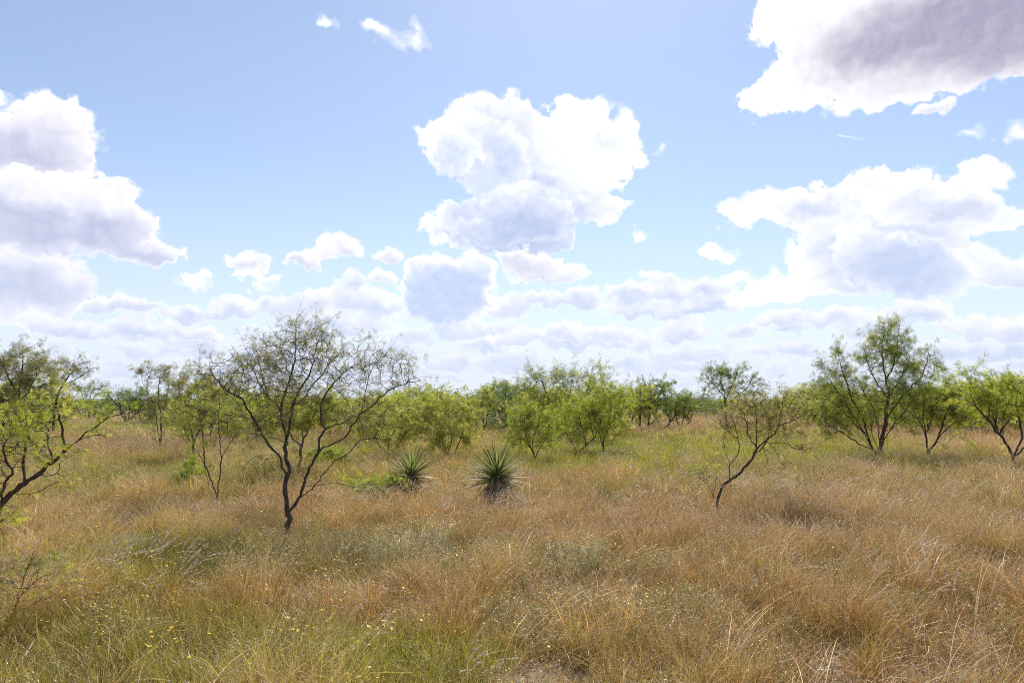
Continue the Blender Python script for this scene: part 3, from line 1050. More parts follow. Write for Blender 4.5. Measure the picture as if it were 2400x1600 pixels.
hero('mesquite_tree', 'dark round-crowned mesquite just right of the fan-trunked one', 'tree', (334, 997),
     [[(872, 776), (868, 745), (850, 700), (845, 650), (860, 600)], [(868, 745), (910, 690), (940, 640), (960, 600)], [(868, 740), (830, 690), (810, 640)], [(870, 760), (930, 720), (1000, 680), (1030, 620)]],
     [(860, 610, 70, 45), (940, 620, 70, 50), (1020, 620, 60, 50), (880, 690, 110, 40, .6)],
     M_FAR, zoom=Z1, seed=20, r0=.09, step=.2, n_attr=400, kill=.28, infl=2, tip=.009, leaves=2200, tpl=TPL_FAR, lscale=1.1, tone=(.4, .2))

hero('mesquite_tree', 'tall wispy mesquite with two thin trunks and feathery drooping tops', 'tree', (376, 1062),
     [[(978, 945), (975, 850), (965, 780), (955, 720), (930, 640), (905, 570), (900, 500), (930, 440)],
      [(980, 930), (988, 830), (985, 740), (975, 640), (970, 540), (985, 440)],
      [(985, 740), (1010, 650), (1030, 560), (1040, 490)],
      [(905, 570), (870, 500), (865, 460)], [(980, 900), (1010, 880), (1035, 850)]],
     [(925, 470, 60, 60), (985, 480, 40, 70), (1030, 540, 40, 70), (960, 640, 80, 60, .7), (985, 730, 70, 50, .5)],
     M_DULL, zoom=Z1, seed=22, r0=.05, step=.13, n_attr=460, kill=.19, infl=1.5, tip=.0045, leaves=1900, lscale=1.2, tone=(.42, .18), wind=(.45, 0, -.45))

hero('mesquite_tree', 'leafy mesquite with short dark trunk behind the two-stemmed young one', 'tree', (455, 1082),
     [[(1190, 998), (1188, 940), (1185, 880), (1170, 800), (1160, 720)], [(1186, 880), (1220, 800), (1250, 700), (1260, 600)], [(1186, 890), (1140, 820), (1100, 740)]],
     [(1180, 640, 110, 110), (1260, 600, 80, 90), (1110, 700, 80, 90), (1200, 520, 70, 50)],
     M_DULL, zoom=Z1, seed=24, r0=.06, step=.13, n_attr=560, kill=.2, infl=1.5, tip=.005, leaves=3600, lscale=1.15, tone=(.52, .2))

hero('mesquite_tree', 'pale-trunked mesquite half hidden behind the forked sparse mesquite', 'tree', (696, 1126),
     [[(775, 1110), (780, 1050), (795, 970), (800, 900), (815, 850), (850, 790), (880, 700), (890, 640)],
      [(800, 900), (770, 880), (740, 850), (720, 780), (700, 700)], [(810, 860), (800, 770), (770, 660), (750, 600)]],
     [(800, 700, 160, 90), (900, 660, 110, 80), (700, 690, 100, 80), (640, 720, 130, 70)],
     (BARK_GREY, TWIG, LEAF_MID), zoom=Z2, seed=26, r0=.05, step=.11, n_attr=700, kill=.17, infl=1.4, tip=.0045, leaves=4200, lscale=1.1, tone=(.6, .2))

hero('mesquite_tree', 'wide yellow-green mesquite bush behind the right side of the forked tree', 'tree', (915, 1082),
     [[(1340, 990), (1330, 930), (1340, 860), (1320, 780), (1300, 700)], [(1340, 960), (1390, 900), (1430, 830), (1450, 720)], [(1338, 960), (1280, 900), (1230, 820), (1210, 720)], [(1340, 880), (1380, 780), (1380, 680)]],
     [(1330, 730, 150, 80), (1450, 740, 110, 100), (1220, 780, 90, 80), (1330, 830, 160, 60)],
     M_MID, zoom=Z2, seed=28, r0=.045, step=.12, n_attr=700, kill=.18, infl=1.4, tip=.004, leaves=4600, lscale=1.1, tone=(.68, .2))

hero('mesquite_tree', 'many-stemmed mesquite shrub behind and between the two yuccas', 'tree', (1055, 1082),
     [[(655, 880), (625, 820), (650, 750), (660, 690), (690, 620)], [(655, 875), (690, 790), (730, 690), (740, 620), (780, 560)],
      [(655, 870), (600, 850), (605, 780), (580, 700), (550, 640)], [(650, 860), (600, 800), (540, 760), (480, 700), (440, 640)],
      [(690, 790), (760, 770), (800, 720)], [(660, 690), (620, 600), (600, 540)]],
     [(650, 530, 180, 110, 1.4), (760, 560, 100, 110), (510, 600, 110, 110), (600, 680, 190, 80, .8), (430, 660, 60, 70, .6)],
     M_MID, zoom=Z3, seed=30, r0=.05, step=.12, n_attr=900, kill=.17, infl=1.4, tip=.0042, leaves=5200, lscale=1.1, tone=(.66, .2))

hero('mesquite_tree', 'distant mesquite with bare lower trunks at the grassy gap', 'tree', (1134, 1012),
     [[(890, 665), (888, 600), (880, 540), (860, 490), (840, 440)], [(890, 660), (912, 600), (915, 540), (930, 480)], [(882, 560), (850, 540), (820, 520)]],
     [(860, 470, 80, 70), (930, 480, 50, 70), (800, 500, 60, 60)],
     M_MID, zoom=Z3, seed=32, r0=.08, step=.18, n_attr=400, kill=.26, infl=2, tip=.007, leaves=2600, tpl=TPL_FAR, lscale=.9, tone=(.6, .2))

hero('juniper_tree', 'slim dark blue-green conical tree right of the grassy gap', 'tree', (1186, 1018),
     [[(1055, 680), (1055, 600), (1052, 500), (1050, 400), (1050, 310)], [(1055, 620), (1010, 560), (990, 500)], [(1055, 600), (1090, 540), (1100, 470)], [(1052, 500), (1020, 430)]],
     [(1050, 390, 45, 80), (1045, 500, 75, 80, 1.4), (1000, 560, 60, 70), (1090, 570, 60, 70), (1040, 620, 70, 40)],
     (BARK, TWIG, LEAF_DARK), zoom=Z3, seed=34, r0=.08, step=.15, n_attr=600, kill=.22, infl=1.8, tip=.006, leaves=3300, lscale=1.0, tone=(.5, .22), wind=(.1, 0, .1))

hero('mesquite_tree', 'tall broad green mesquite at the back of the central thicket', 'tree', (1310, 1042),
     [[(1440, 760), (1440, 690), (1420, 600), (1400, 500), (1360, 400), (1320, 300), (1290, 220)], [(1440, 680), (1480, 580), (1500, 460), (1530, 340), (1560, 240)],
      [(1440, 690), (1380, 620), (1280, 540), (1220, 440), (1190, 350)], [(1480, 580), (1560, 500), (1630, 400), (1680, 290), (1690, 190)],
      [(1445, 700), (1550, 620), (1660, 540), (1740, 440), (1760, 330), (1770, 220)], [(1320, 300), (1260, 260), (1250, 200)]],
     [(1290, 300, 100, 90), (1270, 220, 60, 50), (1420, 290, 120, 80), (1560, 280, 120, 80), (1700, 270, 90, 80), (1690, 190, 25, 40, .5), (1755, 210, 35, 40, .6), (1200, 370, 80, 80),
      (1450, 420, 230, 110), (1680, 420, 160, 110), (1300, 480, 150, 110), (1450, 600, 200, 90, .8), (1650, 620, 150, 80, .6)],
     M_MID, zoom=Z3, seed=36, r0=.11, step=.14, n_attr=2000, kill=.2, infl=1.8, tip=.005, leaves=10500, tpl=TPL_MID, lscale=1.12, tone=(.5, .22), wind=(.35, 0, -.2))

hero('mesquite_tree', 'compact bright green mesquite bush behind the right-hand yucca', 'tree', (1258, 1088),
     [[(1275, 905), (1265, 850), (1240, 780), (1200, 710), (1195, 640), (1190, 570)], [(1270, 880), (1220, 830), (1180, 800)], [(1255, 820), (1250, 720), (1280, 640), (1300, 560)],
      [(1240, 780), (1160, 700), (1120, 620)], [(1265, 850), (1320, 760), (1360, 690), (1370, 610)]],
     [(1200, 560, 120, 90, 1.3), (1130, 640, 70, 100), (1300, 600, 110, 100), (1220, 700, 120, 70), (1330, 700, 70, 70), (1160, 760, 50, 60, .6)],
     M_BR, zoom=Z3, seed=38, r0=.05, step=.10, n_attr=900, kill=.15, infl=1.2, tip=.004, leaves=4200, lscale=.9, tone=(.35, .2))

hero('mesquite_tree', 'green mesquite leaning right from a bare slanted trunk in the central thicket', 'tree', (1352, 1072),
     [[(1575, 850), (1580, 825), (1640, 765), (1700, 710), (1740, 640), (1750, 560)], [(1575, 835), (1560, 780), (1520, 720), (1490, 640)], [(1640, 765), (1620, 680), (1600, 580)], [(1700, 710), (1680, 620), (1660, 540)]],
     [(1560, 600, 130, 100), (1690, 590, 120, 100), (1480, 640, 80, 90), (1620, 500, 140, 70), (1540, 720, 80, 50, .5)],
     M_BR, zoom=Z3, seed=40, r0=.05, step=.10, n_attr=850, kill=.16, infl=1.3, tip=.004, leaves=3800, lscale=.95, tone=(.4, .22))

hero('mesquite_tree', 'upright mesquite with three fine stems at the right end of the central thicket', 'tree', (1416, 1070),
     [[(55, 920), (45, 850), (60, 780), (90, 680), (110, 560), (120, 450)], [(48, 860), (20, 760), (0, 680), (-30, 560)], [(50, 870), (110, 830), (160, 770), (200, 720)], [(60, 780), (140, 620), (190, 480), (200, 380)]],
     [(90, 480, 140, 130, 1.3), (-20, 560, 110, 120), (190, 460, 70, 100), (110, 650, 130, 80), (30, 330, 50, 70, .6), (210, 380, 50, 40, .6)],
     M_BR, zoom=Z4, seed=42, r0=.045, step=.12, n_attr=900, kill=.17, infl=1.4, tip=.004, leaves=3600, lscale=1.0, tone=(.42, .22))

hero('mesquite_tree', 'mesquite with forked dark trunk first in the row beyond the central thicket', 'tree', (1501, 1012),
     [[(352, 735), (350, 690), (350, 630), (360, 560), (370, 480), (380, 410)], [(350, 690), (320, 640), (300, 570), (290, 480)], [(350, 640), (320, 560), (310, 450)]],
     [(320, 460, 90, 90), (390, 450, 60, 100), (270, 500, 50, 80), (330, 550, 90, 60)], M_FAR, zoom=Z4, seed=44, r0=.09, step=.18, n_attr=500, kill=.26, infl=2, tip=.008, leaves=3000, tpl=TPL_FAR, lscale=.85, tone=(.6, .2))
hero('mesquite_tree', 'tallest mesquite of the row beyond the central thicket, on a straight trunk', 'tree', (1519, 1012),
     [[(415, 738), (415, 680), (425, 600), (430, 520), (440, 430), (430, 350)], [(420, 680), (470, 650), (480, 590), (500, 480)], [(425, 600), (390, 520), (400, 420)], [(430, 520), (520, 430), (540, 350)]],
     [(430, 410, 70, 90), (510, 390, 60, 70), (390, 490, 60, 80), (480, 520, 90, 60)], M_FAR, zoom=Z4, seed=46, r0=.09, step=.18, n_attr=560, kill=.26, infl=2, tip=.008, leaves=3300, tpl=TPL_FAR, lscale=.85, tone=(.5, .2))
hero('mesquite_tree', 'mesquite with long right-slanting trunk in the row beyond the thicket', 'tree', (1559, 1010),
     [[(550, 728), (560, 700), (600, 650), (635, 600), (640, 540), (650, 460)], [(555, 715), (525, 690), (490, 660), (480, 600)], [(600, 650), (560, 570), (560, 480)]],
     [(600, 480, 90, 80), (540, 450, 60, 80), (660, 480, 50, 70), (590, 570, 80, 50)], M_FAR, zoom=Z4, seed=48, r0=.09, step=.18, n_attr=480, kill=.26, infl=2, tip=.008, leaves=2800, tpl=TPL_FAR, lscale=.85, tone=(.55, .2))
hero('mesquite_tree', 'low V-stemmed mesquite last in the row beyond the central thicket', 'tree', (1600, 1009),
     [[(695, 730), (670, 700), (650, 650), (640, 580)], [(695, 725), (720, 690), (760, 650), (775, 590)], [(690, 715), (700, 640), (710, 560)]],
     [(690, 540, 80, 70), (760, 560, 60, 60), (650, 560, 60, 60), (720, 480, 60, 40)], M_FAR, zoom=Z4, seed=50, r0=.08, step=.18, n_attr=420, kill=.26, infl=2, tip=.008, leaves=2600, tpl=TPL_FAR, lscale=.85, tone=(.5, .2))

hero('mesquite_tree', 'high dark-crowned mesquite rising behind the leaning shrub', 'tree', (1702, 1016),
     [[(1055, 752), (1050, 680), (1050, 600), (1045, 500), (1040, 420), (1010, 330), (1000, 240)], [(1045, 470), (990, 390), (920, 320), (880, 260)], [(1045, 480), (1090, 380), (1130, 290), (1150, 220)],
      [(1048, 520), (1150, 440), (1230, 370), (1270, 290)], [(1150, 440), (1270, 420), (1340, 360)]],
     [(1010, 270, 90, 65, 1.3), (910, 270, 65, 50), (1130, 270, 60, 70), (970, 370, 100, 50), (1110, 390, 110, 50), (1260, 330, 60, 60), (1340, 350, 40, 40), (1230, 420, 130, 40, .7)],
     M_FAR, zoom=Z4, seed=52, r0=.10, step=.16, n_attr=800, kill=.23, infl=1.8, tip=.007, leaves=4400, tpl=TPL_FAR, lscale=.85, tone=(.42, .2))

hero('mesquite_tree', 'wind-leaned sparse mesquite shrub alone in the grass right of centre', 'tree', (1682, 1206),
     [[(985, 1414), (978, 1330), (990, 1260), (1030, 1180), (1080, 1130), (1160, 1080), (1220, 1010), (1280, 930), (1300, 872), (1380, 810), (1450, 750), (1480, 690), (1560, 660), (1640, 620), (1700, 580)],
      [(1285, 925), (1340, 880), (1395, 800), (1410, 700), (1425, 640)],
      [(1080, 1130), (1080, 1010), (1130, 950), (1160, 880), (1150, 800), (1130, 720), (1120, 640)],
      [(1300, 868), (1260, 810), (1225, 760), (1225, 680), (1200, 600)],
      [(1300, 868), (1300, 760), (1300, 640), (1290, 540)],
      [(980, 1310), (940, 1230), (890, 1150), (820, 1100)],
      [(945, 1240), (965, 1170), (970, 1080)],
      [(1395, 815), (1450, 880), (1490, 970), (1550, 1040)],
      [(1400, 815), (1550, 828), (1600, 880), (1700, 880), (1770, 860)],
      [(1350, 870), (1420, 920), (1480, 910), (1540, 940)],
      [(1082, 1000), (1040, 900), (1030, 760)],
      [(1480, 690), (1510, 560), (1520, 440)], [(1150, 800), (1080, 740), (1000, 680)], [(1560, 660), (1620, 600), (1660, 520)], [(1360, 860), (1390, 950), (1385, 1010)]],
     [(1250, 540, 170, 90, 1.2), (1450, 540, 160, 90, 1.2), (1090, 620, 120, 100), (1010, 680, 50, 60, .6), (1600, 590, 110, 80, .8), (1330, 660, 180, 100), (1520, 720, 120, 60, .5), (870, 1080, 80, 50, .35), (1560, 1000, 60, 30, .2), (1650, 850, 90, 30, .25),
      (1510, 450, 40, 60, .4)],
     M_DULL, zoom=Z4, seed=54, r0=.034, step=.075, n_attr=1700, kill=.10, infl=.9, tip=.0034, leaves=3500, lscale=.62, tone=(.62, .2), whips=1.2, spurs=1.1, jit=.36)

hero('mesquite_tree', 'big full mesquite with two thick trunks, tallest tree on the right', 'tree', (2060, 1080),
     [[(850, 1176), (860, 1075), (880, 960), (905, 880), (900, 800), (930, 680), (900, 560), (880, 430), (870, 290), (890, 180)],
      [(850, 1150), (795, 1070), (770, 1000), (740, 970), (650, 880), (580, 800), (550, 700), (500, 600), (430, 480), (410, 400)],
      [(770, 980), (740, 880), (690, 780), (640, 700), (600, 580), (560, 450), (530, 330)],
      [(905, 865), (950, 780), (1030, 680), (1100, 600), (1180, 530), (1210, 430), (1235, 320)],
      [(800, 1090), (700, 1050), (620, 990), (520, 930), (450, 880)],
      [(880, 960), (980, 900), (1060, 830)],
      [(915, 700), (850, 600), (790, 500), (750, 400), (740, 320)],
      [(900, 560), (960, 460), (990, 330), (1000, 200), (1010, 140)],
      [(930, 680), (1010, 560), (1060, 450), (1090, 360)],
      [(800, 1095), (730, 1010), (610, 900), (520, 800), (440, 720)], [(795, 1075), (715, 930), (640, 810), (540, 650), (480, 560)], [(860, 1060), (960, 900), (1050, 790), (1120, 690)],
      [(865, 1080), (840, 900), (790, 740), (700, 600)], [(580, 800), (480, 720), (400, 660), (330, 600)], [(850, 1120), (790, 960), (800, 860), (760, 760)]],
     [(890, 300, 160, 150, 1.4), (900, 170, 80, 60), (1010, 160, 30, 50, .5), (800, 400, 110, 120), (1000, 420, 150, 130), (1120, 480, 120, 110), (1240, 410, 75, 110), (560, 530, 120, 120), (430, 470, 55, 100), (535, 340, 40, 70, .7),
      (430, 640, 130, 90), (600, 700, 170, 120, 1.2), (900, 620, 260, 100, 1.1), (1080, 620, 150, 90), (520, 800, 150, 80, 1), (950, 740, 190, 90, .9), (500, 920, 120, 60, .8), (700, 820, 150, 90, .7), (1050, 860, 120, 60, .7)],
     (BARK, TWIG, LEAF_MID), zoom=Z5, seed=56, r0=.12, step=.12, n_attr=3600, kill=.16, infl=1.6, tip=.0045, leaves=13000, lscale=1.05, tone=(.36, .22), jit=.3, sides=9, whip_len=1.0)

hero('mesquite_tree', 'low wide-forked mesquite immediately right of the tallest right-hand tree', 'tree', (2180, 1078),
     [[(1235, 1175), (1230, 1110), (1215, 1050), (1210, 950), (1190, 870), (1190, 740)], [(1235, 1105), (1290, 1020), (1330, 930), (1340, 860), (1390, 750), (1480, 700)],
      [(1300, 1010), (1400, 900), (1500, 850)], [(1212, 960), (1250, 860), (1260, 760)], [(1290, 1020), (1350, 1060), (1430, 980)], [(1215, 1010), (1180, 900), (1150, 800)]],
     [(1250, 700, 120, 70, 1.3), (1400, 720, 120, 80), (1160, 740, 60, 80), (1340, 800, 170, 60), (1480, 820, 70, 60), (1350, 600, 30, 50, .5), (1230, 620, 60, 40, .6)],
     M_MID, zoom=Z5, seed=58, r0=.062, step=.12, n_attr=1000, kill=.18, infl=1.5, tip=.0045, leaves=4600, lscale=1.15, tone=(.5, .22))

hero('mesquite_tree', 'mesquite with smooth arching trunk at the right edge of the field', 'tree', (2376, 1098),
     [[(1890, 1235), (1880, 1190), (1860, 1110), (1800, 1000), (1740, 940), (1690, 860), (1600, 770), (1500, 700)], [(1870, 1130), (1800, 1010), (1795, 900), (1800, 800)],
      [(1880, 1150), (1950, 1000), (1920, 850), (1900, 720)], [(1690, 860), (1700, 760), (1680, 660)], [(1600, 770), (1540, 640), (1560, 510)], [(1885, 1160), (1990, 1040), (2060, 900), (2080, 780)]],
     [(1600, 680, 120, 80), (1740, 700, 140, 90, 1.3), (1880, 720, 140, 90), (2040, 760, 140, 100), (1560, 540, 60, 50, .6), (1690, 590, 60, 40, .7), (1790, 590, 70, 40, .7), (1660, 800, 100, 50, .6), (1960, 620, 100, 80)],
     M_BR, zoom=Z5, seed=60, r0=.075, step=.11, n_attr=1300, kill=.17, infl=1.4, tip=.0045, leaves=5600, lscale=1.05, tone=(.5, .22))

# ---- small shrubs and saplings
hero('shrub', 'low bright green shrub crowding the left-hand yucca', 'shrub', (884, 1176),
     [[(110, 1180), (110, 1130), (80, 1060), (30, 1020)], [(110, 1150), (150, 1070), (180, 1010)], [(112, 1150), (220, 1080), (260, 1020)], [(100, 1130), (0, 1080), (-50, 1050)]],
     [(110, 1060, 110, 60), (220, 1040, 80, 60), (0, 1080, 80, 45), (150, 1120, 140, 40)], M_BR, zoom=Z3, seed=62, r0=.018, step=.07, n_attr=420, kill=.1, infl=.8, tip=.0028, leaves=2400, lscale=.7, tone=(.4, .2))
hero('shrub', 'small leafy green shrub seen through the forks of the sparse mesquite', 'shrub', (765, 1086),
     [[(955, 1010), (955, 985), (940, 950), (920, 925)], [(955, 1000), (985, 960), (1000, 930)]], [(950, 950, 60, 35), (1000, 940, 40, 30), (900, 940, 40, 30)],
     M_BR, zoom=Z2, seed=64, r0=.02, step=.09, n_attr=260, kill=.13, infl=1, tip=.0035, leaves=1500, lscale=.9, tone=(.3, .15))
hero('sapling', 'bare twiggy sapling in the grass left of the forked trunk', 'sapling', (618, 1146),
     [[(570, 1165), (570, 1110), (575, 1060), (560, 1000), (540, 960)], [(570, 1100), (600, 1050), (630, 990)], [(570, 1110), (530, 1060), (500, 1000)], [(572, 1125), (640, 1085), (690, 1070)]],
     [(570, 1000, 70, 60), (620, 1010, 50, 50), (520, 1010, 40, 50)], M_DULL, zoom=Z2, seed=66, r0=.014, step=.09, n_attr=220, kill=.13, infl=.9, tip=.003, leaves=420, lscale=.75, tone=(.7, .2))
hero('shrub', 'soft green weedy shrub in the grass left of the two-stemmed young mesquite', 'shrub', (428, 1142),
     [[(75, 1155), (75, 1120), (60, 1080)], [(75, 1140), (110, 1090), (120, 1060)], [(75, 1140), (30, 1100)]], [(75, 1090, 70, 45), (20, 1100, 40, 30), (130, 1070, 40, 30)],
     M_BR, zoom=Z2, seed=68, r0=.014, step=.08, n_attr=240, kill=.12, infl=.9, tip=.003, leaves=1500, lscale=.75, tone=(.3, .15))
hero('sapling', 'tiny lime-leaved seedling left of the leaning shrub stem', 'sapling', (1648, 1122),
     [[(860, 1121), (862, 1090), (855, 1050), (840, 1020)], [(862, 1090), (890, 1050), (900, 1010)]], [(850, 1040, 55, 30), (900, 1020, 30, 30), (810, 1050, 30, 20)],
     M_BR, zoom=Z4, seed=70, r0=.012, step=.07, n_attr=160, kill=.1, infl=.8, tip=.0026, leaves=700, lscale=.6, tone=(.6, .15))
hero('sapling', 'thin dark-stemmed sapling with tiny leaves in the near grass at lower left', 'sapling', (24, 1490),
     [[(15, 1510), (30, 1440), (45, 1390), (60, 1340), (78, 1293)], [(40, 1410), (60, 1380), (85, 1360)], [(45, 1390), (25, 1350), (15, 1320)], [(28, 1445), (70, 1420), (100, 1400)]],
     [(60, 1360, 45, 45), (90, 1390, 40, 40), (20, 1370, 40, 50), (40, 1430, 50, 40)], M_MID, seed=72, r0=.011, step=.06, n_attr=200, kill=.08, infl=.6, tip=.002, leaves=340, tpl=TPL_NEAR, lscale=.55, tone=(.5, .2))

# ================================================================== mesquites of the far tree line (copies of five kinds)
def free_tree(seed, H, Wd, nst, mats, leaves, tone):
    r = np.random.default_rng(seed)
    limbs = []
    for k in range(nst):
        a = r.uniform(0, 2 * math.pi)
        lean = r.uniform(.15, .55) * Wd
        p = [np.zeros(3)]
        for t in (.2, .4, .6, .8):
            p.append(np.array([math.cos(a) * lean * t ** 1.2, math.sin(a) * lean * t ** 1.2, H * t]) + r.normal(0, .05 * H, 3) * (t > .25))
        limbs.append((np.array(p), None if k == 0 else 0))
    crowns = [((0, 0, H * .66), (Wd * .46, Wd * .46, H * .28), 1.0)]
    for k in range(4):
        a = r.uniform(0, 2 * math.pi)
        crowns.append(((math.cos(a) * Wd * .33, math.sin(a) * Wd * .33, H * r.uniform(.42, .8)), (Wd * .25, Wd * .25, H * .2), .4))
    return build_tree('mesquite_tree', 'x', 'tree', (0, 0), limbs, crowns, mats, r0=.10, step=.22, n_attr=520, infl=2.2, kill=.3, tip=.010,
                      leaves=leaves, tpl=TPL_FAR, lscale=1.25, seed=seed, tone=tone, spurs=.5, sides=5)


PROTO = [free_tree(201, 3.4, 3.8, 4, M_FAR, 2600, (.55, .2)), free_tree(202, 4.0, 3.6, 3, M_FAR, 2600, (.35, .2)), free_tree(203, 2.9, 4.4, 5, M_MID, 2600, (.6, .22)),
         free_tree(204, 3.6, 4.4, 4, M_BR, 2800, (.5, .22)), free_tree(205, 4.2, 3.4, 3, M_DULL, 2100, (.4, .2))]
KIND = ['rounded green', 'tall dark green', 'low spreading olive', 'bright yellow-green', 'thin-crowned grey-green']
SEGM = [(-300, 170, 'behind the left thicket'), (170, 420, 'behind the left clearing'), (420, 960, 'behind the forked tree'),
        (960, 1215, 'behind the yuccas'), (1215, 1470, 'beyond the central thicket'), (1470, 1640, 'beyond the dark-trunked row'),
        (1640, 1880, 'beyond the leaning shrub'), (1880, 2200, 'beyond the tallest right tree'), (2200, 2360, 'behind the arching right-edge tree'), (2360, 2900, 'at the right edge')]
_used = [False] * 5
_rf = np.random.default_rng(77)


FAR = {}
ORD = ['leftmost', 'second from left', 'third from left', 'fourth from left', 'fifth from left', 'sixth from left', 'seventh from left', 'eighth from left', 'ninth from left', 'tenth from left', 'eleventh from left', 'twelfth from left', 'thirteenth from left', 'fourteenth from left'] + ['number %d from left' % i for i in range(15, 60)]


def far_tree(px, Y, kind, s):
    p = PROTO[kind]
    if _used[kind]:
        p = copy_tree(p)
    _used[kind] = True
    x = (px - 1200) / F * Y / math.cos(PITCH)
    p.location = (x, Y, float(gh(x, Y)) * max(0, 1.5 - Y / 120) - .05)
    p.rotation_euler = (0, 0, _rf.uniform(0, 6.28))
    p.scale = (s * _rf.uniform(.9, 1.15),) * 2 + (s,)
    where = next((w for a, b, w in SEGM if a <= px < b), 'at the edge of the field')
    p['category'] = 'tree'
    FAR.setdefault((kind, where), []).append((x / Y, p))


def place_far():
    done = []
    # (px0, px1, Y0, Y1, number, kinds, scale)
    for px0, px1, Y0, Y1, n, kinds, sc in (
            (-260, 150, 34, 60, 11, (0, 3, 4, 2), .9), (150, 430, 80, 110, 8, (1, 4, 0), .62), (430, 960, 34, 56, 17, (3, 3, 2, 3), .74), (430, 1000, 68, 110, 14, (0, 1, 2), .5),
            (980, 1100, 48, 75, 6, (3, 0, 3), .9), (1150, 1240, 48, 70, 4, (1, 3), .9), (1230, 1470, 36, 60, 9, (3, 3, 3), .82), (1460, 1650, 75, 110, 11, (1, 0, 4), .74),
            (1640, 1880, 72, 110, 12, (0, 1, 3), .66), (1880, 2180, 42, 70, 13, (3, 3, 2), .88), (2130, 2520, 38, 56, 14, (3, 3, 2, 0), .92), (2150, 2520, 60, 100, 11, (0, 1, 3), .9),
            (-500, -260, 30, 60, 5, (0, 2), .9)):
        for k in range(n):
            for _ in range(12):
                px = px0 + (px1 - px0) * (k + _rf.uniform(.05, .95)) / n
                Y = _rf.uniform(Y0, Y1)
                x = (px - 1200) / F * Y
                if all((x - a) ** 2 + (Y - b) ** 2 > 1.7 ** 2 for a, b in done):
                    break
            done.append((x, Y))
            far_tree(px, Y, int(_rf.choice(kinds)), sc * _rf.uniform(.8, 1.15))


place_far()
for (kind_, where_), members in FAR.items():
    members.sort(key=lambda m_: m_[0])
    for i_, (_, o_) in enumerate(members):
        g_ = 'far %s mesquites %s' % (KIND[kind_], where_)
        if len(members) == 1:
            o_['label'] = 'the one ' + g_.replace('mesquites', 'mesquite')
        else:
            o_['label'] = '%s of the %s' % (ORD[i_] if i_ < len(members) - 1 else 'rightmost', g_)
        o_['group'] = g_


def build_far_wood():
    r = np.random.default_rng(31)
    g = Geo()
    Yv = np.concatenate([r.uniform(110, 220, 420), r.uniform(220, 700, 900), r.uniform(700, 2600, 900)])
    xv = r.uniform(-1.05, 1.05, len(Yv)) * Yv
    hv = r.uniform(1.5, 2.5, len(Yv)) * np.where(Yv > 600, 1.5, 1.0)
    nq = np.where(Yv < 220, 220, np.where(Yv < 700, 80, 30))
    qs = np.where(Yv < 220, .17, np.where(Yv < 700, .34, .9))
    V, tone = [], []
    for x, y, h, k, q in zip(xv, Yv, hv, nq, qs):
        w = h * r.uniform(.5, .9) * (2.2 if y > 700 else 1.0)
        d = r.normal(0, 1, (k, 3))
        d /= np.linalg.norm(d, axis=1)[:, None]
        c = np.array([x, y, h * .55]) + d * np.array([w, w, h * .42]) * (r.random((k, 1)) ** .35)
        c[:, 2] = np.maximum(c[:, 2], .2)
        a, b = r.normal(0, 1, (k, 3)), r.normal(0, 1, (k, 3))
        a /= np.linalg.norm(a, axis=1)[:, None]
        b /= np.linalg.norm(b, axis=1)[:, None]
        a, b = a * q * r.uniform(.5, 1.3, (k, 1)), b * q * r.uniform(.3, .7, (k, 1))
        V.append(np.stack([c - a, c - b, c + a, c + b], 1).reshape(-1, 3))
        tone.append(np.repeat(np.clip(r.normal(r.uniform(.2, .6), .18, k), 0, 1), 4))
    V = np.concatenate(V)
    o = mesh_quads('far_woodland', V, np.arange(len(V)).reshape(-1, 4), LEAF_FAR, None, {'tone': np.concatenate(tone)})
    o['kind'] = 'stuff'
    o['label'], o['category'] = 'dense dark mesquite scrub reaching back to the horizon', 'woodland'


build_far_wood()


# ================================================================== yuccas
def yucca_leaf_mesh(name, L, w, sag, mat, seed, kink=0):
    r = np.random.default_rng(seed)
    n = 6
    V, Q, tone = [], [], []
    t0 = r.uniform(.2, .7)
    for i in range(n + 1):
        t = i / n
        ww = w * (.75 + .5 * min(1, t * 4)) * (1 - t ** 2.2) + .0006
        z = -sag * L * t * t + (kink * L * math.sin(t * 5) * .1)
        x = L * t * (1 - .25 * sag * t)
        V += [(x, -ww, z + ww * .45), (x, 0, z), (x, ww, z + ww * .45)]
        tone += [t0 + .25 * (t > .9)] * 3
        if i:
            b = (i - 1) * 3
            Q += [(b, b + 1, b + 4, b + 3), (b + 1, b + 2, b + 5, b + 4)]
    o = mesh_quads(name, V, Q, mat, None, {'tone': np.clip(tone, 0, 1)}, smooth=True, link=False)
    return o.data


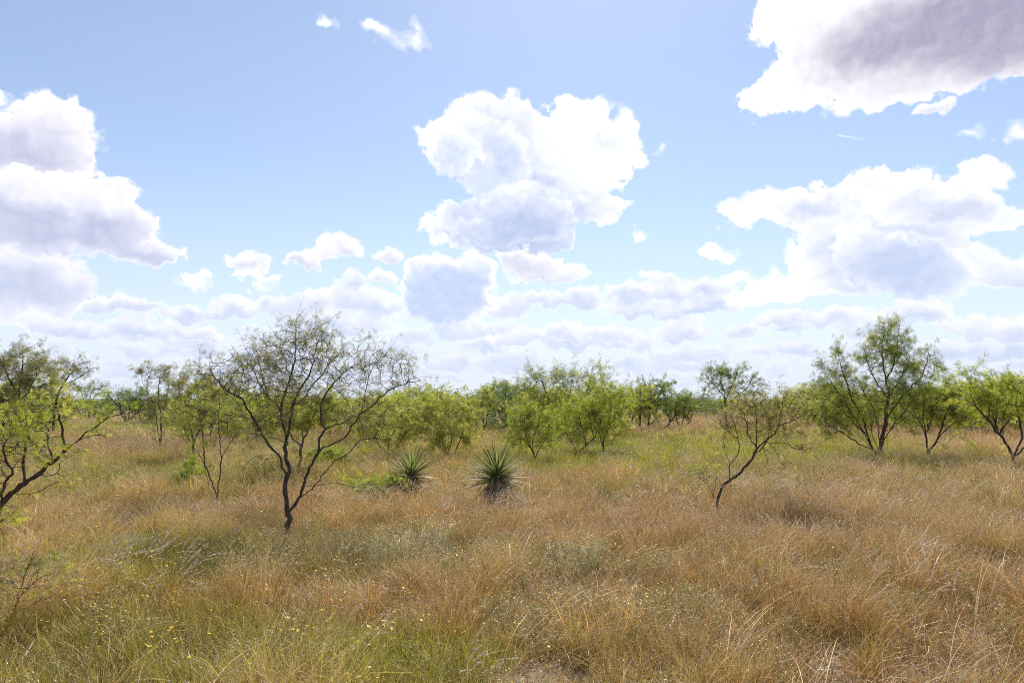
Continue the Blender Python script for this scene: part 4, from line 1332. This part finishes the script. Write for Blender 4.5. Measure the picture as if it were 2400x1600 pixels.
def yucca(px, py, zoomed_head, label, n_green, n_dry, L, seed):
    from mathutils import Matrix, Vector
    r = np.random.default_rng(seed)
    g = gnd(px, py)
    z0 = float(gh(g[0], g[1]))
    head = at(*zoomed_head, g[1])
    root = empty('yucca', (g[0], g[1], z0), label, 'yucca')
    hl = np.array([head[0] - g[0], 0, head[2] - z0])
    P = np.array([(0, 0, -.1), hl * .3 + (.02, 0, 0), hl * .7, hl, hl + (0, 0, .06)])
    V, Q = tube(resample(P, .05), np.linspace(.085, .06, len(resample(P, .05))), 10, .16)
    mesh_quads('trunk', V, Q, BARK_GREY, root, smooth=True)
    gm = [yucca_leaf_mesh('yucca_leaf', L * q, .0175, sg, YUCCA_LEAF, seed + i) for i, (q, sg) in enumerate(((1.05, .02), (1, .05), (.92, .0), (.98, .09), (.85, .03)))]
    dm = [yucca_leaf_mesh('yucca_dry_leaf', L * q, .014, sg, YUCCA_DRY_SUNLIT, seed + 9 + i, 1) for i, (q, sg) in enumerate(((.8, .25), (.7, .4), (.85, .15), (.6, .3)))]

    pm = [yucca_leaf_mesh('yucca_dry_sunlit_leaf', L * q, .0165, sg, YUCCA_DRY_SUNLIT, seed + 20 + i) for i, (q, sg) in enumerate(((.95, .04), (.88, .08), (1, .02)))]  # pale lower leaves: dryness and the sunlight on them both put into the colour

    def put(name, me, el, az, o):
        ob = bpy.data.objects.new(name, me)
        COL.objects.link(ob)
        ob.parent = root
        ob.location = Vector(o)
        ob.rotation_euler = (r.uniform(-.5, .5), -el, az)
        return ob
    root.rotation_euler = (r.uniform(-.06, .06), r.uniform(.03, .10), 0)
    for k in range(n_green):
        t = (k + .5) / n_green
        if r.random() < .08:
            continue
        el = math.asin(min(1, max(-1, 1 - 1.42 * t))) + r.normal(0, .09)
        az = k * 2.39996 + r.normal(0, .15)
        el = min(el, 1.52)
        o = hl + np.array([0, 0, .05 - .16 * t]) + np.array([math.cos(az), math.sin(az), 0]) * .02
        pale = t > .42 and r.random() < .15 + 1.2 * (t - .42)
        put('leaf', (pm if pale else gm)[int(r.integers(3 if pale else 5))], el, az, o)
    for k in range(n_dry):
        el = r.uniform(-1.35, -.35)
        az = r.uniform(0, 6.283)
        o = hl * r.uniform(.55, 1) + np.array([math.cos(az), math.sin(az), 0]) * .05
        put('dry_leaf', dm[int(r.integers(4))], el, az, o)
    return root


yucca(1162, 1190, (1157, 1113), 'tall spiky yucca on a bare trunk, right-hand of the two, lower leaves dry, painted sunlit', 190, 80, .78, 1)
yucca(966, 1168, (962, 1112), 'shorter spiky yucca, left-hand of the two, half hidden by a green shrub', 150, 40, .74, 2)


# ================================================================== grass
class Tuft:
    def __init__(self):
        self.V, self.Q, self.tone, self.hue, self.head, self.n = [], [], [], [], [], 0

    def strip(self, C, Wv, tone, hue, head=0.0):
        """C (k,3) centre line, Wv (k,3) half-width vectors"""
        k = len(C)
        V = np.empty((2 * k, 3))
        V[0::2], V[1::2] = C - Wv, C + Wv
        i = np.arange(k - 1) * 2 + self.n
        self.Q.append(np.stack([i, i + 1, i + 3, i + 2], 1))
        self.V.append(V)
        self.tone.append(np.broadcast_to(np.repeat(tone, 2) if np.ndim(tone) else tone, (2 * k,)))
        self.hue.append(np.full(2 * k, hue))
        self.head.append(np.full(2 * k, head))
        self.n += 2 * k

    def blade(self, r, base, h, az, th0, bend, w, seg=3, tone=None, head=0.0, wob=.06):
        t = np.linspace(0, 1, seg + 1)
        th = th0 + bend * t ** 1.3
        ds = h / seg
        C = [np.array(base, float)]
        a = az
        for k in range(seg):
            tm = .5 * (th[k] + th[k + 1])
            a += r.normal(0, wob * 2)
            C.append(C[-1] + ds * np.array([math.sin(tm) * math.cos(a), math.sin(tm) * math.sin(a), math.cos(tm)]))
        C = np.array(C)
        f = r.uniform(0, math.pi)
        wv = np.array([math.cos(f), math.sin(f), r.normal(0, .3)])
        Wv = wv[None] * (w * .5 * (1 - .85 * t ** 1.6))[:, None]
        tv = (r.uniform(.0, 1.0) if tone is None else tone)
        self.strip(C, Wv, np.clip(tv + .12 * (t - .4), 0, 1), r.random(), head)
        return C

    def specks(self, r, C, n, size, wide, t0=.5, tone=(.4, .9), head=1.0, out=.9):
        """spikelets: little quads set along the upper part of the stalk C"""
        k = len(C)
        for _ in range(n):
            t = r.uniform(t0, 1) * (k - 1)
            i = min(int(t), k - 2)
            p = C[i] + (C[i + 1] - C[i]) * (t - i)
            ax = C[i + 1] - C[i]
            ax = ax / (np.linalg.norm(ax) + 1e-9)
            d = ax * r.uniform(.4, 1) + r.normal(0, out * .5, 3)
            d /= np.linalg.norm(d)
            s = np.cross(d, r.normal(0, 1, 3))
            s /= np.linalg.norm(s) + 1e-9
            L = size * r.uniform(.6, 1.4)
            self.strip(np.array([p, p + d * L * .5, p + d * L]), s[None] * np.array([.25, 1, .1])[:, None] * wide * .5, r.uniform(*tone), r.random(), head)

    def mesh(self, name, mat):
        o = mesh_quads(name, np.concatenate(self.V), np.concatenate(self.Q), mat, None,
                       {'tone': np.concatenate(self.tone), 'hue': np.concatenate(self.hue), 'head': np.concatenate(self.head)}, link=False)
        return o


def tuft_dry(seed, nb, h, spread, w, stalks, spk, spks):
    r, T = np.random.default_rng(seed), Tuft()
    for _ in range(nb):
        a, q = r.uniform(0, 6.28), spread * r.random() ** .6
        b = (q * math.cos(a), q * math.sin(a), -.02)
        az = a + r.normal(0, .6)
        T.blade(r, b, h * r.uniform(.35, 1.1), az, r.uniform(0, .55), r.normal(.8, .7), w * r.uniform(.6, 1.4), 3, None, 0, .16)
    for _ in range(stalks):
        a, q = r.uniform(0, 6.28), spread * .7 * r.random()
        C = T.blade(r, (q * math.cos(a), q * math.sin(a), -.02), h * r.uniform(1.05, 1.5), r.normal(0, .9), r.uniform(.0, .3), r.uniform(.3, 1.1), w * .55, 5, r.uniform(.4, .9))
        T.specks(r, C, spk, spks, spks * .28, .5)
    return T


def tuft_green(seed, nb, h, spread, w):
    r, T = np.random.default_rng(seed), Tuft()
    for _ in range(nb):
        a, q = r.uniform(0, 6.28), spread * r.random() ** .6
        T.blade(r, (q * math.cos(a), q * math.sin(a), -.02), h * r.uniform(.4, 1.1), a + r.normal(0, .7), r.uniform(0, .4), r.uniform(.1, 1.2), w * r.uniform(.7, 1.2), 3)
    return T


def tuft_silver(seed, h, n, nb, spread, w):
    """stalks with fluffy whitish heads nodding down-wind (+x)"""
    r, T = np.random.default_rng(seed), Tuft()
    for _ in range(nb):
        a, q = r.uniform(0, 6.28), spread * r.random()
        T.blade(r, (q * math.cos(a), q * math.sin(a), -.02), h * r.uniform(.4, .8), a, r.uniform(0, .4), r.uniform(.2, 1.2), w, 3)
    for _ in range(n):
        a, q = r.uniform(0, 6.28), spread * r.random()
        C = T.blade(r, (q * math.cos(a), q * math.sin(a), -.02), h * r.uniform(.85, 1.3), r.normal(0, .45), r.uniform(.05, .4), r.uniform(.4, 1.6), w * .6, 7, .6)
        T.specks(r, C, 30, .018, .0050, .74, (.5, 1), 1.0, .45)
    return T


def tuft_weed(seed, h, n, leaf, flowers, spread):
    """grey-green branching forb with tiny leaves and yellow flower heads"""
    r, T = np.random.default_rng(seed), Tuft()
    for _ in range(n):
        a, q = r.uniform(0, 6.28), spread * r.random() ** .6
        C = T.blade(r, (q * math.cos(a), q * math.sin(a), -.02), h * r.uniform(.6, 1.1), a, r.uniform(0, .5), r.uniform(-.2, .4), .004, 4, .35)
        T.specks(r, C, leaf, .030, .0075, .2, (.3, 1), 0.0, 1.5)
        for _ in range(3):
            b = C[-1] + r.normal(0, .035, 3)
            T.strip(np.array([C[-2], .5 * (C[-2] + b), b]), np.array([[.0012, .0008, 0]] * 3), .4, .5)
            T.specks(r, np.array([C[-2], b]), 4, .022, .006, .2, (.3, 1), 0.0, 1.4)
            if r.random() < flowers:
                for s in range(3):
                    f = r.uniform(0, 3.14)
                    T.strip(np.array([b - np.array([math.cos(f), math.sin(f), .2]) * .0075, b + (0, 0, .003), b + np.array([math.cos(f), math.sin(f), .2]) * .0075]),
                            np.array([[-math.sin(f), math.cos(f), .1]] * 3) * np.array([.003, .006, .003])[:, None], .8, .5, 1.0)
    return T


def tuft_flower(seed, h, n):
    """a few thin stems each carrying one small yellow daisy"""
    r, T = np.random.default_rng(seed), Tuft()
    for _ in range(n):
        C = T.blade(r, (r.normal(0, .06), r.normal(0, .06), -.02), h * r.uniform(.7, 1.25), r.uniform(0, 6.28), r.uniform(0, .25), r.uniform(0, .5), .003, 4, .4)
        T.specks(r, C, 6, .03, .005, .1, (.3, .8), 0.0, 1.2)
        b = C[-1]
        tl = r.normal(0, .25, 2)
        for s in range(5):
            f = s * 1.2566
            d = np.array([math.cos(f), math.sin(f), tl[0] * math.cos(f) + tl[1] * math.sin(f)])
            e = np.array([-math.sin(f), math.cos(f), 0])
            T.strip(np.array([b + d * .002, b + d * .007, b + d * .0125]), e[None] * np.array([.003, .0045, .003])[:, None], .8, .5, 1.0)
    return T


def tuft_litter(seed, nb, spread, L, w):
    r, T = np.random.default_rng(seed), Tuft()
    for _ in range(nb):
        b = (r.uniform(-1, 1) * spread, r.uniform(-1, 1) * spread, r.uniform(-.01, .08))
        T.blade(r, b, L * r.uniform(.4, 1.3), r.uniform(0, 6.28), r.uniform(.5, 1.5), r.uniform(-.6, .6), w, 2, None)
    return T


def arching(seed, n, h, w):
    r, T = np.random.default_rng(seed), Tuft()
    for _ in range(n):
        C = T.blade(r, (r.normal(0, .04), r.normal(0, .04), -.02), h * r.uniform(.8, 1.2), r.normal(0, .8), r.uniform(.15, .5), r.uniform(.7, 1.5), w, 8, r.uniform(.6, 1), 0, .03)
        T.specks(r, C, 16, .012, .003, .55, (.5, 1), 1.0, .7)
    return T


KINDS = {
    'dry_near': [tuft_dry(i, 60, .40, .10 + .02 * i, .0044, 8 + 2 * i, 13, .012) for i in range(6)],
    'dry_mid': [tuft_dry(20 + i, 40, .44, .20, .0068, 12, 10, .019) for i in range(5)],
    'dry_far': [tuft_dry(30 + i, 34, .50, .50, .017, 12, 6, .045) for i in range(4)],
    'green_near': [tuft_green(40 + i, 46, .36, .10, .0045) for i in range(5)],
    'green_mid': [tuft_green(50 + i, 44, .40, .19, .0085) for i in range(4)],
    'green_far': [tuft_green(60 + i, 40, .42, .50, .020) for i in range(4)],
    'silver': [tuft_silver(70 + i, .62, 9, 16, .10, .004) for i in range(4)],
    'weed': [tuft_weed(80 + i, .40, 12, 12, .35, .10) for i in range(5)],
    'flower': [tuft_flower(90 + i, .42, 3) for i in range(4)],
    'litter': [tuft_litter(100 + i, 44, .22, .22, .0055) for i in range(4)],
    'litter_far': [tuft_litter(106 + i, 40, .60, .40, .016) for i in range(3)],
    'arch': [arching(110 + i, 3, .95, .0042) for i in range(5)],
}

STRAW, RUST, TAN, OLIVE, GREEN, LIME, SAGE, MAUVE = ((.55, .37, .095), (.415, .225, .065), (.53, .39, .155), (.32, .295, .05), (.28, .29, .033), (.43, .435, .045),
                                                     (.40, .36, .17), (.36, .22, .105))
# patches of the field, placed on the ground: (photo px of the patch centre, half width m, half depth m, colour, strength, greenness)
PATCH = [((2050, 1460), 3.2, 1.6, RUST, .9, -.1), ((1800, 1270), 3.2, 1.8, MAUVE, .8, -.1), ((1500, 1400), 1.6, 1.0, RUST, .6, 0), ((150, 1570), 1.6, 1.2, OLIVE, .9, .7), ((870, 1570), 1.0, .6, LIME, 1.2, .9), ((430, 1340), 1.6, 1.0, LIME, .8, .6), ((330, 1130), 3.6, 2.6, OLIVE, 1.3, .65),
         ((1500, 1062), 4.5, 4.5, LIME, 1.4, .8), ((1660, 1050), 5.0, 7.0, LIME, 1.6, .85), ((1330, 1050), 3.5, 5, LIME, 1.2, .7), ((1800, 1030), 4, 7, LIME, 1.0, .7), ((1340, 1092), 2.4, 1.6, LIME, 1.0, .7), ((1134, 1010), 3.0, 9, LIME, 1.0, .6), ((1930, 1075), 4.0, 5.0, LIME, .9, .6),
         ((370, 1006), 8.0, 9.0, LIME, 1.8, .85), ((920, 1070), 3, 4, LIME, .9, .6), ((1330, 1330), 1.0, .8, SAGE, 1.0, .2), ((980, 1290), 1.3, 1.3, SAGE, .9, .1), ((1750, 1450), .8, .8, OLIVE, .6, .5), ((560, 1290), 1.4, .7, OLIVE, .7, .5),
         ((1900, 1200), 3.5, 2.2, MAUVE, 1.2, 0), ((2200, 1130), 4.5, 4.0, MAUVE, .9, 0), ((620, 1200), 2.0, 1.5, MAUVE, .8, 0), ((1350, 1210), 2.2, 2.0, RUST, 1.0, 0), ((330, 1050), 4.0, 6.0, MAUVE, 1.1, 0),
         ((2100, 1420), 2.2, 1.5, RUST, .8, 0), ((1650, 1330), 1.4, 1.2, STRAW, .8, 0), ((700, 1420), 1.2, .8, RUST, .8, 0), ((1500, 1010), 9, 7, TAN, .8, .1), ((2300, 1010), 9, 10, STRAW, .9, .2),
         ((960, 1080), 3.0, 4.0, STRAW, .6, .15), ((1080, 1480), .9, .6, RUST, .8, 0), ((1980, 1340), 1.4, 1.0, SAGE, .4, .1), ((640, 1060), 6, 8, OLIVE, .7, .4), ((1250, 1130), 1.6, 1.0, RUST, .7, 0)]
_pc = np.array([gnd(*p[0])[:2] for p in PATCH])


def field_colour(x, y):
    """colour and greenness of the grass at ground points"""
    n1, n2 = fbm(x * .22 + 7, y * .22, 301, 4), fbm(x * 1.3, y * 1.1 + 3, 311, 3) * 1.25
    c = np.outer(np.ones(len(x)), STRAW) * .7
    wsum = np.full(len(x), .7)
    g = .08 + .28 * n1 + .20 * np.clip((y - 13) / 14, 0, 1) * np.clip(1.2 - np.abs(y - 30) / 40, 0, 1)
    for col_, v in ((RUST, np.clip(n1 * 1.7 + .15, 0, 1)), (TAN, np.clip(n2 * 2.4, 0, 1)), (OLIVE, np.clip(-n1 * 2.2 - .15, 0, 1))):
        c += np.outer(v, col_)
        wsum += v
    for (q, rx, ry, col_, wt, gr), pc in zip(PATCH, _pc):
        w = np.exp(-(((x - pc[0]) / rx) ** 2 + ((y - pc[1]) / ry) ** 2) * (1 + .8 * n2)) * wt * 3.4
        c += np.outer(w, col_)
        wsum += w
        g = g + w * (gr - .2) * .8
    return c / wsum[:, None], np.clip(g, 0.02, .95), n1, n2


def scatter_nodes(name, kinds):
    """geometry nodes: put one of the given tufts on every point, turned, scaled and tinted by the point's attributes"""
    coll = bpy.data.collections.new(name + '_tufts')
    for i, T in enumerate(kinds):
        coll.objects.link(T.mesh('%s_tuft' % name, GRASS))
    ng = bpy.data.node_groups.new(name, 'GeometryNodeTree')
    ng.interface.new_socket('Geometry', in_out='INPUT', socket_type='NodeSocketGeometry')
    ng.interface.new_socket('Geometry', in_out='OUTPUT', socket_type='NodeSocketGeometry')
    N, Lk = ng.nodes.new, ng.links.new
    gi, go = N('NodeGroupInput'), N('NodeGroupOutput')
    ci = N('GeometryNodeCollectionInfo')
    ci.inputs['Collection'].default_value = coll
    ci.inputs['Separate Children'].default_value = True
    ci.inputs['Reset Children'].default_value = True
    ip = N('GeometryNodeInstanceOnPoints')
    ip.inputs['Pick Instance'].default_value = True

    def named(nm, typ):
        a = N('GeometryNodeInputNamedAttribute')
        a.data_type = typ
        a.inputs['Name'].default_value = nm
        return a.outputs['Attribute']
    Lk(gi.outputs[0], ip.inputs['Points'])
    Lk(ci.outputs[0], ip.inputs['Instance'])
    Lk(named('pick', 'INT'), ip.inputs['Instance Index'])
    e2r = N('FunctionNodeEulerToRotation')
    Lk(named('turn', 'FLOAT_VECTOR'), e2r.inputs[0])
    Lk(e2r.outputs[0], ip.inputs['Rotation'])
    Lk(named('size', 'FLOAT_VECTOR'), ip.inputs['Scale'])
    Lk(ip.outputs[0], go.inputs[0])
    return ng


def scatter(name, label, kinds, x, y, size, tint, headtint, lean=.12, seed=0, cat='grass'):
    r = np.random.default_rng(seed + 900)
    n = len(x)
    me = bpy.data.meshes.new(name)
    me.vertices.add(n)
    z = gh(x, y) * np.clip(1.5 - np.hypot(x, y) / 120, 0, 1)
    me.vertices.foreach_set('co', np.stack([x, y, z], 1).astype(np.float32).ravel())

    def put(nm, typ, key, val):
        a = me.attributes.new(nm, typ, 'POINT')
        a.data.foreach_set(key, np.ascontiguousarray(val).ravel())
    put('pick', 'INT', 'value', r.integers(0, len(kinds), n).astype(np.int32))
    # a steady breeze from the left leans everything a little to +x
    put('turn', 'FLOAT_VECTOR', 'vector', np.stack([r.normal(0, lean * .6, n), r.normal(lean * .7, lean * .6, n), r.uniform(-.9, .9, n) if name.startswith(('silver', 'arch')) else r.uniform(0, 6.28, n)], 1).astype(np.float32))
    put('size', 'FLOAT_VECTOR', 'vector', np.stack([size[0], size[0], size[1]], 1).astype(np.float32))
    for nm, c in (('tint', tint), ('headtint', headtint)):
        c = np.clip(np.broadcast_to(np.asarray(c), (n, 3)), 0, 1)
        put(nm, 'FLOAT_COLOR', 'color', np.concatenate([c, np.ones((n, 1))], 1).astype(np.float32))
    o = bpy.data.objects.new(name, me)
    COL.objects.link(o)
    md = o.modifiers.new('scatter', 'NODES')
    md.node_group = scatter_nodes(name, kinds)
    o['kind'] = 'stuff'
    o['label'], o['category'] = label, cat
    return o


def wedge(r, d0, d1, per_m2, margin=1.8, half=.80):
    """random ground points between distances d0 and d1 over the camera's view and a margin either side"""
    wmax = half * d1 + margin
    n = int((d1 - d0) * 2 * wmax * per_m2)
    y = r.uniform(d0, d1, n)
    x = r.uniform(-wmax, wmax, n)
    k = np.abs(x) < half * y + margin
    return x[k], y[k]


BARE = [(gnd(1240, 1608)[:2], .42, .34), (gnd(1310, 1580)[:2], .25, .2), (gnd(2150, 1590)[:2], .25, .15)]


def bare_keep(x, y, r):
    f = np.ones(len(x))
    for c, rx, ry in BARE:
        f *= 1 - np.exp(-((x - c[0]) / rx) ** 2 - ((y - c[1]) / ry) ** 2) * 1.4
    return r.random(len(x)) < f


def yucca_gap(x, y):
    """the bunches stay short round the yuccas, shrubs and broomweed"""
    f = np.ones(len(x))
    for px, py, rr in ((1162, 1190, .75), (966, 1170, .7), (884, 1178, .6), (1682, 1208, .4), (985, 1300, .5), (905, 1325, .45), (1345, 1350, .45)):
        p = gnd(px, py)
        f *= 1 - .72 * np.exp(-((x - p[0]) / rr) ** 2 - ((y - p[1] + .25) / (rr * 1.2)) ** 2)
    return f


def build_grass():
    r = np.random.default_rng(400)
    PALE = np.array((.62, .47, .37))
    for tag_, d0, d1, nd, ng_, nl, kd, kg, kl, lab in (
            ('near', 3.4, 13, 36, 34, 34, 'dry_near', 'green_near', 'litter', 'in the foreground'),
            ('middle', 13, 32, 15, 16, 9, 'dry_mid', 'green_mid', 'litter', 'between the mesquites'),
            ('distant', 32, 95, 4.2, 5.0, 1.4, 'dry_far', 'green_far', 'litter_far', 'out to the tree line')):
        # dry bunches
        x, y = wedge(r, d0, d1, nd)
        k = bare_keep(x, y, r)
        x, y = x[k], y[k]
        c, g, n1, n2 = field_colour(x, y)
        keep = r.random(len(x)) < np.clip(1.05 - 1.15 * g + 1.3 * n2, .05, 1)
        x, y, c, g, n2 = x[keep], y[keep], c[keep], g[keep], n2[keep]
        v = r.normal(1, .20, (len(x), 1)) * (1 + .25 * n2[:, None])
        mixw = r.random((len(x), 1))
        alt = np.where(r.random((len(x), 1)) < .5, np.array(RUST), np.array(TAN))
        col_ = (c * (1 - .35 * mixw * (1 - g[:, None])) + alt * .35 * mixw * (1 - g[:, None])) * np.clip(v, .5, 1.7)
        s = r.uniform(.45, 1.05, len(x)) * np.clip(1 + .95 * n2, .45, 1.5) * yucca_gap(x, y)
        scatter('dry_grass', 'rust and straw coloured bunch grass ' + lab, KINDS[kd], x, y, (s * r.uniform(.9, 1.2, len(x)), s), col_, np.where(r.random((len(x), 1)) < .45, PALE, np.array((.54, .37, .22))) * r.uniform(.7, 1.3, (len(x), 1)), .2, seed=int(d0))
        # green grass
        x, y = wedge(r, d0, d1, ng_)
        k = bare_keep(x, y, r)
        x, y = x[k], y[k]
        c, g, n1, n2 = field_colour(x, y)
        keep = r.random(len(x)) < g + .06
        x, y, c, g, n2 = x[keep], y[keep], c[keep], g[keep], n2[keep]
        pick = r.random((len(x), 1))
        gc = np.where(pick < .4, np.array(GREEN), np.where(pick < .8, np.array(LIME), np.array(OLIVE)))
        col_ = (.5 * c + .5 * gc) * np.clip(r.normal(1, .2, (len(x), 1)), .5, 1.6)
        s = r.uniform(.6, 1.2, len(x))
        scatter('green_grass', 'fresh yellow-green grass ' + lab, KINDS[kg], x, y, (s, s), col_, PALE, .12, seed=int(d0) + 1)
        # matted litter
        x, y = wedge(r, d0, d1, nl)
        k = bare_keep(x, y, r)
        x, y = x[k], y[k]
        c, g, n1, n2 = field_colour(x, y)
        col_ = (c * .65 + .35 * np.array(TAN)) * r.uniform(.5, 1.1, (len(x), 1))
        s = r.uniform(.8, 1.3, len(x))
        scatter('matted_grass', 'matted dead grass low among the bunches ' + lab, KINDS[kl], x, y, (s, s), col_, PALE, .1, seed=int(d0) + 2)
    # silvery seed heads: loose drifts, plus the bright clump at lower left
    xs, ys = [], []
    for (px, py), n, rx, ry in (((300, 1395), 13, .8, .45), ((770, 1215), 12, .5, .3), ((230, 1420), 10, .4, .3), ((2250, 1400), 6, .7, .5), ((1930, 1390), 5, .6, .5), ((1740, 1160), 24, 1.2, .8),
                                ((1330, 1090), 16, 1.6, .8), ((1180, 1260), 10, .8, .6), ((1100, 1230), 8, .7, .5), ((2080, 1090), 26, 2.2, 1.2), ((1870, 1210), 16, 1.5, 1), ((40, 1380), 14, .6, .4), ((1510, 1110), 16, 1.5, .8)):
        p = gnd(px, py)
        xs.append(p[0] + r.normal(0, rx, n))
        ys.append(p[1] + r.normal(0, ry, n))
    x, y = wedge(r, 4.5, 30, .16)
    xs.append(x)
    ys.append(y)
    x, y = np.concatenate(xs), np.concatenate(ys)
    s = r.uniform(.75, 1.2, len(x)) * (1 + .012 * np.clip(y - 10, 0, 20))
    scatter('silver_grass', 'tall grass with silvery white fluffy heads bent by the wind', KINDS['silver'], x, y, (s, s), np.array(STRAW) * r.uniform(.6, 1.1, (len(x), 1)),
            np.array((.68, .57, .44)) * r.uniform(.8, 1.1, (len(x), 1)), .1, seed=5)
    # long arching straw stalks
    x, y = wedge(r, 3.6, 18, 2.4)
    k = r.random(len(x)) < .35 + .65 * (x > -.5)
    x, y = x[k], y[k]
    s = r.uniform(.7, 1.15, len(x))
    scatter('arching_grass', 'long arching straw stalks above the grass', KINDS['arch'], x, y, (s, s), np.array((.68, .46, .24)) * r.uniform(.7, 1.2, (len(x), 1)), np.array((.60, .44, .33)), .14, seed=6)
    # grey-green weeds
    xs, ys = [], []
    for (px, py), n, rx, ry in (((1340, 1345), 26, .7, .5), ((900, 1340), 30, .8, .6), ((1500, 1480), 16, .5, .35), ((1300, 1480), 18, .5, .3), ((560, 1250), 16, 1, .5), ((330, 1110), 20, 1.5, .8),
                                ((1980, 1280), 14, 1, .6), ((760, 1300), 20, .6, .5), ((1950, 1400), 12, .6, .4)):
        p = gnd(px, py)
        xs.append(p[0] + r.normal(0, rx, n))
        ys.append(p[1] + r.normal(0, ry, n))
    x, y = wedge(r, 3.6, 22, 1.0)
    xs.append(x)
    ys.append(y)
    x, y = np.concatenate(xs), np.concatenate(ys)
    s = r.uniform(.6, 1.1, len(x))
    scatter('grey_weeds', 'grey-green leafy weeds scattered in the grass', KINDS['weed'], x, y, (s, s), np.array(SAGE) * r.uniform(.75, 1.15, (len(x), 1)), np.array((.85, .52, .03)), .12, seed=7, cat='weeds')
    # yellow daisies
    x, y = wedge(r, 3.6, 17, 6.5)
    c, g, n1, n2 = field_colour(x, y)
    k = r.random(len(x)) < np.clip(.16 + .9 * g - .35 * (x > 1.5) + .3 * n2, .03, 1)
    x, y = x[k], y[k]
    s = r.uniform(.7, 1.25, len(x))
    scatter('yellow_wildflowers', 'small yellow daisies dotted through the near grass', KINDS['flower'], x, y, (s, s), np.array(OLIVE), np.array((.88, .56, .02)) * r.uniform(.85, 1.05, (len(x), 1)), .12, seed=8, cat='flowers')


build_grass()


# ---- silver-leaved broomweed clumps that stand out from the grass
def weed_clump(px, py, label, size, n, flowers, seed):
    g = gnd(px, py)
    T = tuft_weed(seed, .5, n, 14, flowers, .30)
    V, Q = np.concatenate(T.V), np.concatenate(T.Q)
    hd = np.concatenate(T.head)
    tone = np.concatenate(T.tone)
    root = empty('broomweed', (g[0], g[1], float(gh(g[0], g[1]))), label, 'weed')
    fq = hd[Q[:, 0]] > .5

    def sub(mask, nm, mat):
        q = Q[mask]
        if not len(q):
            return
        u, inv = np.unique(q, return_inverse=True)
        o = mesh_quads(nm, V[u] * size, inv.reshape(-1, 4), mat, root, {'tone': tone[u]})
        o['kind'] = 'stuff'
    sub(~fq, 'foliage', WEED_LEAF)
    sub(fq, 'flowers', WEED_FLOWER)


WEED_LEAF = leaf_material('silver_leaf', [(0, (.15, .15, .07)), (.5, (.25, .245, .13)), (1, (.42, .40, .27))], .3)
WEED_FLOWER = leaf_material('yellow_flower', [(0, (.65, .38, .02)), (1, (.9, .6, .03))], .3)
weed_clump(985, 1300, 'silvery broomweed with yellow flowers in the grass below the left-hand yucca', 1.15, 70, .5, 501)
weed_clump(905, 1325, 'silvery broomweed with few flowers, left of and nearer than the flowery clump', .95, 55, .3, 502)
weed_clump(1345, 1350, 'low grey-green broomweed in the middle of the foreground grass', .95, 60, .15, 503)


# ================================================================== the air
def build_haze():
    x0, x1, y0, y1, z0, z1 = -9800, 9800, -400, 9400, -3, 32
    V = np.array([(x, y, z) for z in (z0, z1) for y in (y0, y1) for x in (x0, x1)], float)
    Q = [(0, 2, 3, 1), (4, 5, 7, 6), (0, 1, 5, 4), (2, 6, 7, 3), (0, 4, 6, 2), (1, 3, 7, 5)]
    m, N, Lk = new_mat('haze')
    p = N('ShaderNodeVolumePrincipled')
    p.inputs['Color'].default_value = (.80, .88, 1.0, 1)
    p.inputs['Density'].default_value = 7e-5
    p.inputs['Anisotropy'].default_value = .2
    o = N('ShaderNodeOutputMaterial')
    Lk(p.outputs[0], o.inputs['Volume'])
    h = mesh_quads('haze', V, Q, m)
    h['kind'] = 'stuff'
    h['label'] = 'thin blue air over the plain'


build_haze()
